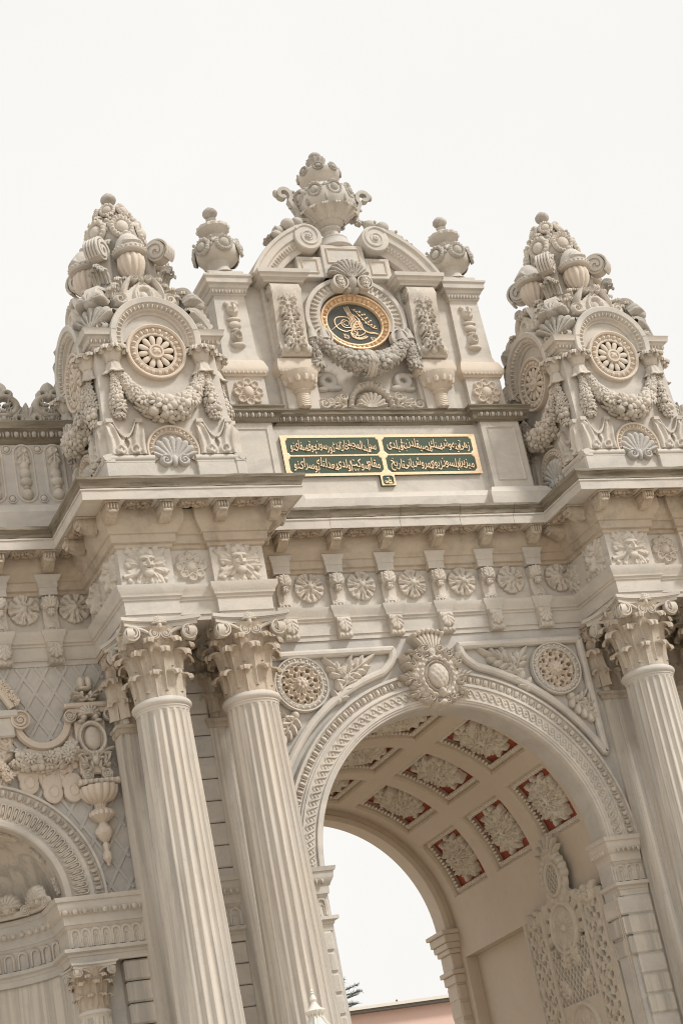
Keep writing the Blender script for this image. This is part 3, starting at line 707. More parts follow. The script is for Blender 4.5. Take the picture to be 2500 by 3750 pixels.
# --- keystone cartouche
def fk(X, Z):
    z = Z-9.50; x = X; ax = np.abs(X)
    F = [ell(x, z, 0, -.02, .15, .185, .10, .13), ringf(x, z, 0, -.02, .245, .285, .04, .16), ringf(x, z, 0, -.02, .185, .22, .016, .16), ell(x, z, 0, -.02, .32, .36, .08, .03)]
    sh = 1-(np.abs(x)/(.36-.07*np.clip(-z, 0, .5)))**2.6-(np.abs(z+.02)/.38)**2.6; F.append(np.where(sh > 0, .055+.05*np.clip(sh*3, 0, 1)+.018*np.cos(np.arctan2(z, ax)*10)*np.clip(1-sh*2, 0, 1), np.maximum(sh, -1)*.1))
    for k in range(6): a = -PI/2+.5+(PI-.7)*k/5; F.append(leaf(ax, z, .29*math.cos(a), -.02+.32*math.sin(a), a+.5, .17, .08, 2, .5, .12))
    for a, L, W, b, z0, x0 in ((.45, .24, .09, .4, .16, .28), (-.15, .25, .085, .4, -.02, .30), (-.75, .22, .08, .4, -.18, .25), (1.0, .20, .07, -.3, .28, .20)):
        F.append(leaf(ax, z, x0, z0, a, L, W, 3, b, .13))
    for x0, z0, rr in ((.24, .30, .07), (.11, .24, .05), (.17, -.33, .06), (.08, -.38, .06), (.34, -.10, .06), (.36, .18, .06)):
        F.append(spiral_field(ax, z, x0, z0, rr, .17))
    F += [ell(x, z, 0, -.27, .05, .07, .10, .15), ell(x, z, 0, -.40, .07, .05, .10, .08)]
    F += [shellf(x, z, 0, .24, .47, .13, 7, .98, PI-.98), ell(x, z, 0, .36, .09, .08, .13), spiral_field(ax, z, .12, .40, .075, .15)]
    for k in range(7): a = .98+(PI-1.96)*(k+.5)/7; F.append(ell(x, z, .44*math.cos(a), .24+.44*math.sin(a), .04, .04, .09, .05))
    o = U_(*F)
    e = ((x/.165)**2+((z+.02)/.2)**2) < 1
    sc_ = .012*np.abs(np.sin((x+z*.7)*38))*np.abs(np.sin((x-z*.7)*38))
    o = np.where(e, o+sc_, o); bead = ((np.hypot(x/.27, (z+.02)/.30) > .86) & (np.hypot(x/.27, (z+.02)/.3) < 1.15))
    return np.where(bead & (o > 0), o+.012*np.cos(np.arctan2(z, x)*20), o)
m = MB(); relief(m, fk, -.66, .66, 8.98, 10.24, 150, T(0, -.10, 0), .13); part('keystone_cartouche', m, 'marble_carved', GW)

# --- imposts, rusticated piers, pilasters
IMP = [(.0, 6.16), (.025, 6.165), (.03, 6.24), (.045, 6.25), (.05, 6.28), (.10, 6.30), (.10, 6.345), (.02, 6.36), (.0, 6.37), (.0, 6.60), (.02, 6.62), (.035, 6.645), (.05, 6.65), (.055, 6.76), (.075, 6.77), (.115, 6.84), (.12, 6.86),
       (.125, 6.92), (.145, 6.93), (.16, 6.985), (.0, 6.99)]
def arcade(mb, x0, x1, n, z0, z1, y, M=None):
    w = (x1-x0)/n
    for k in range(n):
        cx = x0+w*(k+.5); r = w*.40; zt = z1-r-.01
        A = np.linspace(0, PI, 9); P = [(cx+r, y, z0)]+[(cx+r*math.cos(a), y, zt+r*math.sin(a)) for a in A]+[(cx-r, y, z0)]
        mb.tube(np.array(P), .022, 6, M=M)
        P = [(cx+r*.55, y, z0)]+[(cx+r*.55*math.cos(a), y, zt-.05+r*.55*math.sin(a)) for a in A]+[(cx-r*.55, y, z0)]
        mb.tube(np.array(P), .012, 5, M=M)
for s in (-1, 1):
    pth = [(2.63, .0), (2.20, .0), (2.20, .40)] if s > 0 else [(-2.20, .40), (-2.20, .0), (-2.63, .0)]
    if s > 0: pth = [(2.20, .40), (2.20, .0), (2.63, .0)]
    else: pth = [(-2.63, .0), (-2.20, .0), (-2.20, .40)]
    m = MB(); m.sweep(IMP, pth); x0, x1 = sorted((s*2.21, s*2.63)); m.box(x0, x1, .005, .39, 6.165, 6.985)
    I = part('impost', m, 'marble', GW)
    m = MB(); eggs_line(m, (x0+.01, -.10, 6.80), (x1, -.10, 6.80), 5, .08, .075, .03)
    mm = MB(); eggs_line(mm, (0, 0, 0), (.4, 0, 0), 5, .08, .075, .03); m.merge(mm, T(s*2.20-s*.10, .40, 6.80) @ RZ(-PI/2)); part('egg_band', m, 'marble_carved', I)
    m = MB(); arcade(m, x0+.01, x1, 3, 6.37, 6.60, -.005); arcade(m, .02, .40, 3, 6.37, 6.60, 0, T(s*2.195, .40, 0) @ RZ(-PI/2)); part('blind_arcade', m, 'marble_carved', I)
    z1 = 6.15; k = 0
    while z1 > .8:
        h = .275; e = 2.215 if k > 2 or s < 0 else 2.10+.005*k
        if s > 0 and k == 2: e = 2.13
        m = MB(); x0, x1 = sorted((s*e, s*2.63)); m.box(x0, x1, -.055, .42, z1-h+.022, z1, .022); part('pier_block', m, 'marble_streaked' if k % 3 else 'marble', GW); z1 -= h; k += 1
    m = MB(); x0, x1 = sorted((s*2.225, s*2.62)); m.box(x0, x1, -.03, .38, .8, 6.16); part('pier_core', m, 'marble_grey', GW)
    m = MB(); x0, x1 = sorted((s*2.12, s*2.72)); m.box(x0, x1, -.16, .45, 0, .8, .03); part('pier_base', m, 'marble', GW)
    # recessed rusticated wall between the pilasters
    z1 = 10.12; k = 0
    while z1 > 7.1:
        m = MB(); x0, x1 = sorted((s*3.40, s*3.92)); m.box(x0, x1, -.03, .04, z1-.288, z1, .012); part('wall_course', m, 'marble', GW); z1 -= .30
    m = MB(); m.sweep(IMP, [(min(s*3.40, s*3.92), -.02), (max(s*3.40, s*3.92), -.02)]); x0, x1 = sorted((s*3.40, s*3.92)); eggs_line(m, (x0, -.12, 6.80), (x1, -.12, 6.80), 6, .08, .075, .03); arcade(m, x0, x1, 3, 6.37, 6.60, -.02); part('impost_band', m, 'marble', GW)
    z1 = 6.15
    while z1 > .5:
        m = MB(); m.box(x0, x1, -.03, .04, z1-.263, z1, .012); part('wall_course', m, 'marble', GW); z1 -= .275

def fluted_flat(mb, hw, z0, z1, y, n, r, dep):
    # pilaster face with n flutes between -hw..hw at plane y, flutes sink by dep
    xs = [-hw]; ys = [0.0]; w = 2*hw/(n+.35); q = .175*w
    for k in range(n):
        c = -hw+q+w*(k+.5)
        for t in np.linspace(-1, 1, 7): xs.append(c+t*w*.36); ys.append(dep*math.sqrt(max(0, 1-t*t)))
    xs.append(hw); ys.append(0.0)
    zz = [z0, z0+.05, z1-.06, z1]; G = np.zeros((len(xs), 4, 3)); G[:, :, 0] = np.array(xs)[:, None]; G[:, :, 2] = np.array(zz)[None, :]
    for j, a in enumerate((0, 1, 1, 0)): G[:, j, 1] = y+np.array(ys)*a
    mb.grid(G)
LEAF1 = curl_leaf(.34, .24, .055, .03); LEAF2 = curl_leaf(.56, .27, .07, .06); LEAF3 = curl_leaf(.36, .24, .06, .08, lobes=2)
def fleuron(mb, M):
    relief(mb, lambda X, Z: U_(shellf(X, Z, 0, 0, .115, .05, 9, -.1, PI+.1), ell(X, Z, 0, -.03, .035, .06, .05)), -.13, .13, -.1, .13, 34, M, .03)
def make_pilaster(hw):
    m = MB(); m.box(-hw, hw, .0, .30, 2.5, 9.03); b = m
    f = MB(); fluted_flat(f, hw, 2.5, 9.03, -.001, 7, .03, .035); b.merge(f, T(0, -.002, 0))
    return b
def make_pilaster_cap(hw):
    m = MB(); m.box(-hw*.9, hw*.9, -.0, .25, 9.15, 10.06)
    m.box(-hw-.07, hw+.07, -.12, .25, 10.085, 10.135, .012); m.box(-hw-.1, hw+.1, -.16, .25, 10.13, 10.185, .012)
    for k in range(3): m.merge(LEAF1, T(-hw*.66+hw*.66*k, 0, 9.15))
    for k in range(4): m.merge(LEAF2, T(-hw*.95+hw*.633*k, .02, 9.22))
    for k in range(3): m.merge(LEAF3, T(-hw*.9+hw*.9*k, -.01, 9.58))
    for s in (-1, 1):
        volute(m, (s*(hw+.02), -.12, 10.0), .095, .07, None, s)
        for q in range(2): m.merge(LEAF1, T(s*hw*.9, .05+.12*q, 9.15) @ RZ(s*PI/2)); m.merge(LEAF2, T(s*hw*.88, .0+.14*q, 9.22) @ RZ(s*PI/2))
        volute(m, (0, 0, 0), .085, .06, T(s*(hw+.07), .0, 10.0) @ RZ(s*PI/2))
        volute(m, (s*.06, -.10, 9.98), .06, .05, None, -s)
    fleuron(m, T(0, -.16, 10.12)); return m
PS = make_pilaster(.37).mesh('pilaster_shaft', 30); PCAP = make_pilaster_cap(.37).mesh('pilaster_capital', 40)
mm = MB(); mm.sweep([(0, 9.02), (.02, 9.03), (.035, 9.06), (.03, 9.09), (.05, 9.10), (.055, 9.14), (.0, 9.16)], [(-.37, .3), (-.37, 0), (.37, 0), (.37, .3)]); PN = mm.mesh('necking', 30)
mm = MB(); mm.sweep([(.0, 2.5), (.03, 2.45), (.05, 2.4), (.05, 2.36), (.09, 2.3), (.09, 2.24), (.09, 2.2), (.16, 2.18), (.16, 2.05), (.11, 2.0), (.11, .5), (.16, .45), (.18, .3), (.18, 0)][::-1], [(-.37, .3), (-.37, 0), (.37, 0), (.37, .3)]); PB = mm.mesh('pilaster_base', 30)
for s in (-1, 1):
    for x in COLX:
        P = part('pilaster', PS, 'marble_streaked', GW, (s*x, -.03, 0))
        part('pilaster_capital', PCAP, 'marble_stained', P); part('necking', PN, 'marble_stained', P); part('pilaster_base', PB, 'marble', P)

# --- central entablature
m = MB(); m.sweep(ENT, [(-2.66, 0), (2.66, 0)], caps=False); EN = part('entablature', m, 'marble', GW)
m = MB(); m.sweep(BED, [(-2.66, 0), (2.66, 0)], caps=False); part('bed_moulding', m, 'marble_bed', EN)
xb_ = [-2.2, -1.31, -.22, .74, 1.62, 2.2]
for xa_, xc_ in zip(xb_, xb_[1:]):
    dz = rnd.uniform(-.004, .004); dd = rnd.uniform(-.004, .004)
    m = MB(); m.sweep([(d+dd, z+dz) for d, z in CORONA], [(xa_+.003, 0), (xc_-.003, 0)], rough=.0018); part('corona_block', m, 'marble', EN)
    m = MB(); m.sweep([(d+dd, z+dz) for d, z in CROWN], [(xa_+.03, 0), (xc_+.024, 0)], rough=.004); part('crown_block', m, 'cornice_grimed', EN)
def jitter(o, k=.02): o.rotation_euler.y += rnd.uniform(-k, k)
for k in range(-3, 4):
    o = part('frieze_rosette', FR[k % 4], 'marble_carved', GW, (k*.803, -.002, 10.965)); o.rotation_euler.y = rnd.uniform(-.4, .4)
for k in range(-3, 3):
    x = (k+.5)*.803
    part('frieze_console', CONSOLE, 'marble_carved', GW, (x, -.002, 10.67)); part('architrave_bracket', ABRK, 'marble_carved', GW, (x, -.01, 10.185))
    if abs(x) < 2.3: part('modillion', MOD, 'marble_stained', GW, (x, -.195, 11.545)); 
    m = MB(); m.sweep([(0, 11.155), (.055, 11.16), (.055, 11.265), (.065, 11.27), (.07, 11.345), (.08, 11.36), (.10, 11.40), (.10, 11.42), (0, 11.43)], [(x-.07, .05), (x-.07, -.07), (x+.07, -.07), (x+.07, .05)]); part('capping_block', m, 'marble', GW)
    m = MB(); m.sweep([(0, 10.455), (.03, 10.46), (.035, 10.485), (.05, 10.50), (.055, 10.54), (.09, 10.60), (.095, 10.655), (0, 10.668)], [(x-.075, .05), (x-.075, -.04), (x+.075, -.04), (x+.075, .05)]); part('string_block', m, 'marble', GW)
for k in range(-2, 3): part('soffit_carving', SOFP, 'marble_sooted', GW, (k*.803, -.24, 11.662))

# ------------------------------------------------------------------ columns
def make_shaft():
    m = MB(); nf = 22; per = 8; n = nf*per; A = np.linspace(0, 2*PI, n, endpoint=False); t = (np.arange(n) % per)/per
    fl = np.where(t < .22, 0, np.sin(PI*np.clip((t-.22)/.78, 0, 1))**.6)
    zz = np.concatenate([[2.55, 2.62, 2.68], np.linspace(2.8, 8.8, 22), [8.92, 8.965, 8.985, 9.03]])
    P = np.zeros((len(zz), n, 3))
    for i, z in enumerate(zz):
        r = .345+(9.05-z)*.0135*(1+.12*math.sin(PI*(z-2.5)/6.5)); k = 1.0
        if z > 8.95: k = max(0, (8.99-z)/.045); k = math.sqrt(max(0, min(1, k)))
        if z < 2.66: k = 0 if z < 2.6 else .6
        rr = r-.033*fl*k; P[i, :, 0] = rr*np.cos(A); P[i, :, 1] = rr*np.sin(A); P[i, :, 2] = z
    m.grid(P, False, True, None, True); return m
def make_capital():
    m = MB(); m.lathe([(.33, 9.10), (.32, 9.3), (.335, 9.6), (.37, 9.85), (.43, 10.03), (.45, 10.08), (.2, 10.085)], 32)
    for k in range(8): m.merge(LEAF1, RZ(PI/4*(k+.5)) @ T(0, -.325, 9.17))
    for k in range(8): m.merge(LEAF2, RZ(PI/4*k) @ T(0, -.335, 9.24))
    for k in range(8): m.merge(LEAF3, RZ(PI/4*(k+.5)) @ T(0, -.345, 9.57))
    return m
def make_abacus():
    m = MB(); n = 14
    for z0, z1, e in ((10.075, 10.125, .0), (10.125, 10.14, .02), (10.14, 10.187, .045)):
        pts = []
        for k in range(4):
            a = k*PI/2
            for t in np.linspace(-1, 1, n):
                x = t*(.485+e); y = -(.395+e+.10*t*t); pts.append((x*math.cos(a)-y*math.sin(a), x*math.sin(a)+y*math.cos(a)))
        N = len(pts); v = [(x, y, z0) for x, y in pts]+[(x, y, z1) for x, y in pts]
        m.add(v, [(i, (i+1) % N, (i+1) % N+N, i+N) for i in range(N)]+[tuple(range(N))[::-1], tuple(range(N, 2*N))])
    return m
def make_volutes(s, k):
    m = MB(); M = RZ(k*PI/2); volute(m, (s*.385, -.42, 9.985), .105, .09, M, s)
    sp = np.array([(s*(.10+.30*t), -.38-.05*t*t, 10.055-.09*(1-t)**2+.02*math.sin(PI*t)) for t in np.linspace(0, 1, 8)]); m.tube(sp, np.linspace(.02, .04, 8), 7, M=M); return m
SH, CAPM, ABM = make_shaft().mesh('shaft', 50), make_capital().mesh('capital', 40), make_abacus().mesh('abacus', 30)
VOL = {(s, k): make_volutes(s, k).mesh('volute', 40) for s in (-1, 1) for k in range(4)}
mm = MB(); mm.lathe([(.345, 9.0), (.352, 9.03), (.36, 9.035), (.36, 9.055), (.375, 9.065), (.39, 9.09), (.39, 9.115), (.375, 9.14), (.34, 9.15), (.33, 9.17)], 48); AST = mm.mesh('astragal', 40)
mm = MB(); mm.lathe([(.01, 2.6), (.44, 2.6), (.445, 2.55), (.47, 2.54), (.475, 2.51), (.455, 2.49), (.46, 2.46), (.52, 2.44), (.545, 2.40), (.545, 2.36), (.52, 2.32), (.55, 2.315)], 48); mm.box(-.58, .58, -.58, .58, 2.2, 2.318, .01); CBASE = mm.mesh('column_base', 35)
mm = MB(); mm.sweep([(0, 0), (.12, 0), (.12, .35), (.09, .38), (.06, .48), (.0, .52), (0, 1.85), (.03, 1.9), (.08, 2.0), (.12, 2.04), (.12, 2.18), (0, 2.199)], [(-.6, .0), (-.6, -.6), (.6, -.6), (.6, .6), (-.6, .6), (-.6, 0)]); PED = mm.mesh('pedestal', 30)
FLE = []
for k in range(4):
    mm = MB(); fleuron(mm, RZ(k*PI/2) @ T(0, -.41, 10.115))
    for s in (-1, 1): volute(mm, (s*.075, -.385, 9.985), .075, .07, RZ(k*PI/2), -s)
    FLE.append(mm.mesh('fleuron', 40))
where = {(-1, 0): 'fluted column beside the arch, on the side of the diamond-lattice wing', (-1, 1): 'fluted column beside the diamond-lattice wing, away from the arch',
         (1, 0): 'fluted column beside the arch, in front of the open lattice gate leaf', (1, 1): 'outermost fluted column beyond the open lattice gate leaf, away from the arch'}
for s in (-1, 1):
    for i, x in enumerate(COLX):
        c = thing('column', where[(s, i)], 'column', (s*x, COLY, 0), 'fluted marble columns of the gate')
        part('shaft', SH, 'marble_streaked', c); part('astragal', AST, 'marble', c); part('column_base', CBASE, 'marble', c); part('pedestal', PED, 'marble', c)
        cp = part('capital', CAPM, 'marble_stained', c); part('abacus', ABM, 'marble', cp); [part('fleuron', fe, 'marble_carved', cp) for fe in FLE]
        for v in VOL.values(): part('volute', v, 'marble_carved', cp)

# ------------------------------------------------------------------ projecting entablatures over the column pairs
def plan_u(d0=-1.14, rec=-1.06, back=.43):
    return [(-1.02, back), (-1.02, d0), (-.295, d0), (-.295, rec), (.255, rec), (.255, d0), (1.0, d0), (1.0, back)]
PE = thing('projecting_entablature', 'jutting marble entablature with bearded leaf masks, next to the diamond-lattice wing', 'entablature', (-3.66, 0, 0), 'jutting entablatures over the column pairs')
m = MB(); m.sweep(ENT, plan_u(), caps=False); m.box(-1.0, .98, -1.05, .42, 10.185, 10.2); m.box(-.98, .96, -1.03, .42, 10.2, 11.9); part('architrave_and_frieze', m, 'marble', PE)
m = MB(); m.sweep(BED, plan_u(), caps=False); part('bed_moulding', m, 'marble_bed', PE)
UF = [(-1.02, .43), (-1.02, -1.14), (1.0, -1.14), (1.0, .43)]
m = MB(); m.sweep(CORONA, UF, caps=False, rough=.0018); part('corona', m, 'marble', PE)
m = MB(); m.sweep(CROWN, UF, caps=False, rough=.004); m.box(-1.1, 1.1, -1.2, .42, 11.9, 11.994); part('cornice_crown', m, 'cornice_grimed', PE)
for k, x in enumerate((-1.126, -.386, .386, 1.15)): part('modillion', MOD, 'marble_stained', PE, (x, -1.335, 11.545))
for x in (-.756, 0, .77): part('soffit_carving', SOFP, 'marble_sooted', PE, (x, -1.385, 11.662))
for sx, xx, rz in ((-1, -1.02, -PI/2), (1, 1.0, PI/2)):
    for y in (-1.0, -.35): part('modillion', MOD, 'marble_stained', PE, (xx+sx*.195, y, 11.545), rz)
    part('soffit_carving', SOFP, 'marble_sooted', PE, (xx+sx*.24, -.68, 11.662), rz)
    part('acanthus_mask', MASK[0], 'marble_carved', PE, (xx+sx*.002, -.74, 10.94), rz)
    part('acanthus_mask', MASK[1], 'marble_carved', PE, (xx+sx*.002, .02, 10.92), rz, scale=(.8, 1, .95))
part('acanthus_mask', MASK[0], 'marble_carved', PE, (-.655, -1.142, 10.95)); part('acanthus_mask', MASK[1], 'marble_carved', PE, (.63, -1.142, 10.95)); part('carved_flower', FLOWER, 'marble_carved', PE, (-.02, -1.062, 10.93))
dup(PE, None, (3.68, 0, 0), label='jutting marble entablature with bearded leaf masks, beyond the keystone from the niche wing')
# ------------------------------------------------------------------ attic storey
AT = thing('attic_storey', 'marble attic with broken curved pediment, scroll brackets and festoon above the arch', 'attic', (0, 0, 12.0))
def P_(name, m, mat, loc=(0, 0, 0), parent=None, **k): return part(name, m, mat, parent or AT, (loc[0], loc[1], loc[2]-(12.0 if parent is None else 0)), **k)
m = MB(); m.box(-2.45, 2.45, .06, 1.1, 11.995, 13.62); P_('base_wall', m, 'marble')
m = MB(); m.sweep([(0, 11.99), (.20, 11.99), (.20, 12.30), (.17, 12.33), (.14, 12.40), (.06, 12.44), (.0, 12.45)], [(-2.45, .06), (2.45, .06)]); P_('plinth', m, 'marble')
for s in (-1, 1):
    m = MB(); x0, x1 = sorted((s*1.70, s*2.36)); m.box(x0, x1, -.06, .3, 12.45, 13.6); m.sweep([(0, 11.99), (.20, 11.99), (.20, 12.30), (.17, 12.33), (.14, 12.40), (.06, 12.44), (.0, 12.45)], [(x0, .3), (x0, -.06), (x1, -.06), (x1, .3)])
    pl = P_('base_pilaster', m, 'marble')
    m = MB(); xa, xb = x0+.10, x1-.10; m.tube(np.array([(xa, -.06, 12.58), (xa, -.06, 13.46), (xb, -.06, 13.46), (xb, -.06, 12.58)]).repeat(2, 0)+np.tile([[0, 0, 0], [1e-4, 0, 1e-4]], (4, 1)), .02, 4, True); part('panel_moulding', m, 'marble', pl)
m = MB(); CORN = [(.0, 13.56), (.02, 13.58), (.035, 13.60), (.04, 13.615), (.075, 13.69), (.085, 13.70), (.10, 13.71), (.105, 13.755), (.125, 13.77), (.125, 13.79), (0, 13.80)]
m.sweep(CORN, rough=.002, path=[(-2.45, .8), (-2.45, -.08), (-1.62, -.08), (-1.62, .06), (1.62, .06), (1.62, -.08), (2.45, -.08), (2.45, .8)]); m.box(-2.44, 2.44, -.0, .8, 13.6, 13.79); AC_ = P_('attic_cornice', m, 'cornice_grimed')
m = MB(); eggs_line(m, (-1.62, 0., 13.65), (1.62, 0., 13.65), 34, .08, .085, .035); part('egg_band', m, 'marble_weathered', AC_)
for s in (-1, 1): m = MB(); x0, x1 = sorted((s*1.66, s*2.45)); eggs_line(m, (x0, -.14, 13.65), (x1, -.14, 13.65), 8, .08, .085, .035); part('egg_band', m, 'marble_weathered', AC_)
m = MB(); m.box(-2.2, 2.2, .10, 1.0, 13.79, 15.95); P_('upper_wall', m, 'marble')
for s in (-1, 1):                                            # inner pilasters with scroll brackets and vase pendants
    c = s*1.13
    m = MB(); m.box(c-.30, c+.30, .0, .3, 13.79, 15.9); m.box(c-.25, c+.25, -.05, .3, 13.80, 15.6); IP = P_('inner_pilaster', m, 'marble')
    m = MB(); m.sweep([(0, 14.34), (.04, 14.345), (.06, 14.37), (.085, 14.40), (.09, 14.45), (.06, 14.60), (0, 14.62)], [(c-.25, .2), (c-.25, -.06), (c+.25, -.06), (c+.25, .2)]); eggs_line(m, (c-.3, -.13, 14.385), (c+.3, -.13, 14.385), 10, .05, .05, .02); part('ledge', m, 'marble_warm', IP)
    m = MB(); mod = lambda A, z: 1+.07*np.abs(np.cos(A*6))
    m.lathe([(.01, 13.79), (.075, 13.80), (.085, 13.85), (.10, 13.95), (.09, 14.02), (.13, 14.05), (.11, 14.08), (.20, 14.16), (.26, 14.26), (.275, 14.33), (.2, 14.345)], 36, T(c, -.06, 0), mod)
    for k in range(7):
        a = -PI+PI*(k)/6; m.ball((c+.22*math.cos(a), -.06+.22*math.sin(a), 14.24), (.055, .055, .10), None, SPHS)
    sp = np.linspace(0, 5*PI, 40)
    for q in range(3): m.tube(np.stack([c+.088*np.cos(sp+q*2.1), -.06+.088*np.sin(sp+q*2.1), np.linspace(13.80, 14.02, 40)], 1), .02, 5)
    part('vase_pendant', m, 'marble_warm', IP)
    m = MB(); prof = [(.05, 15.86), (.19, 15.84), (.22, 15.78), (.225, 15.70), (.20, 15.55), (.16, 15.2), (.13, 14.95), (.13, 14.85), (.16, 14.80), (.19, 14.74), (.18, 14.67), (.14, 14.63), (.05, 14.62)]
    n = len(prof); w = .235; v = [(c-w, -d, z) for d, z in prof]+[(c+w, -d, z) for d, z in prof]
    m.add(v, [(i, i+1, i+1+n, i+n) for i in range(n-1)]+[tuple(range(n))[::-1], tuple(range(n, 2*n))]); BR = part('scroll_bracket', m, 'marble_carved', IP)
    m = MB()
    def fb(X, Z):
        x = np.abs(X); F = [np.full_like(X, -1.0), ell(X, Z, 0, -.05, .03, .55, .045)]
        for k in range(4):
            z0 = .44-.27*k; F += [leaf(x, Z, .0, z0+.06, -.75, .27, .075, 3, -.25, .06), leaf(x, Z, .02, z0-.04, -1.25, .22, .05, 2, .2, .065)]
        F.append(ell(X, Z, 0, .52, .22, .05, .05))
        return U_(*F)
    relief(m, fb, -.24, .24, -.62, .58, 90, T(c, -.185, 15.28) @ RX(-.06), .05)
    for k in range(3): m.ball((c-.15+.15*k, -.18, 14.73), (.075, .06, .075), None, SPH)
    part('bracket_leafage', m, 'marble_carved', BR)
    for sx in (-1, 1):
        for rr_, yy_, zz_ in ((.10, -.12, 15.72), (.065, -.12, 14.74)): m = MB(); volute(m, (0, 0, 0), rr_, .03, T(c+sx*w, yy_, zz_) @ RZ(sx*PI/2)); part('bracket_scroll', m, 'marble_carved', BR)
    m = MB(); m.sweep([(0, 15.86), (.06, 15.87), (.07, 15.90), (.12, 15.93), (.13, 15.97), (.16, 15.99), (.165, 16.05), (0, 16.07)], [(c-.26, .4), (c-.26, -.13), (c+.26, -.13), (c+.26, .4)]); m.box(c-.25, c+.25, -.12, .4, 15.87, 16.065); P_('bracket_cap', m, 'marble')
    # outer pillars
    c = s*1.96
    m = MB(); v = []
    for z, hw, y0 in ((14.62, .30, .0), (14.72, .27, .02), (15.72, .245, .03)): v.append([(c-hw, 1.0, z), (c-hw, y0, z), (c+hw, y0, z), (c+hw, 1.0, z)])
    m.grid(np.array(v), flip=True); m.box(c-.30, c+.30, .0, 1.0, 13.80, 14.36); OP = P_('outer_pillar', m, 'marble')
    m = MB(); m.sweep([(0, 14.34), (.03, 14.35), (.05, 14.39), (.07, 14.42), (.07, 14.47), (.03, 14.60), (0, 14.63)], [(c-.30, 1), (c-.30, 0), (c+.30, 0), (c+.30, 1)]); eggs_line(m, (c-.34, -.055, 14.395), (c+.34, -.055, 14.395), 10, .05, .05, .02); part('pillar_ledge', m, 'marble_warm', OP)
    part('carved_flower', FLOWER6, 'marble_warm', OP, (c, -.002, 14.08))
    m = MB(); m.sweep([(0, 15.66), (.02, 15.68), (.03, 15.72), (.06, 15.735), (.08, 15.82), (.10, 15.835), (.11, 15.88), (.15, 15.90), (.155, 15.97), (.18, 16.0), (.18, 16.03), (0, 16.06)], [(c-.21, .9), (c-.21, .05), (c+.21, .05), (c+.21, .9)]); m.box(c-.2, c+.2, .06, .9, 15.7, 16.055); eggs_line(m, (c-.29, -.025, 15.78), (c+.29, -.025, 15.78), 11, .07, .075, .02); part('pillar_cap', m, 'marble', OP)
    m = MB()
    def fp(X, Z): return U_(ell(X, Z, 0, .30, .10, .12, .09), ell(X, Z, -.07, .40, .05, .05, .06), ell(X, Z, .07, .40, .05, .05, .06), ell(X, Z, 0, .13, .12, .04, .08), ell(X, Z, 0, .04, .11, .07, .08), ell(X, Z, 0, -.05, .08, .03, .07), ell(X, Z, 0, -.16, .10, .10, .07), ringf(X, Z, 0, -.16, .055, .06, .02, .11), ell(X, Z, 0, -.30, .12, .05, .09), leaf(X, Z, 0, .2, PI/2, .2, .07, 2, 0, .11))
    relief(m, fp, -.16, .16, -.38, .48, 70, T(c, .026, 15.18), .03); part('pillar_drop', m, 'marble_carved', OP)
    m = MB(); mv = MB(); relief(mv, fp, -.16, .16, -.38, .48, 50, None, .03); m.merge(mv, T(c+s*.25, .45, 15.18) @ RZ(s*PI/2)); part('pillar_drop', m, 'marble_carved', OP)
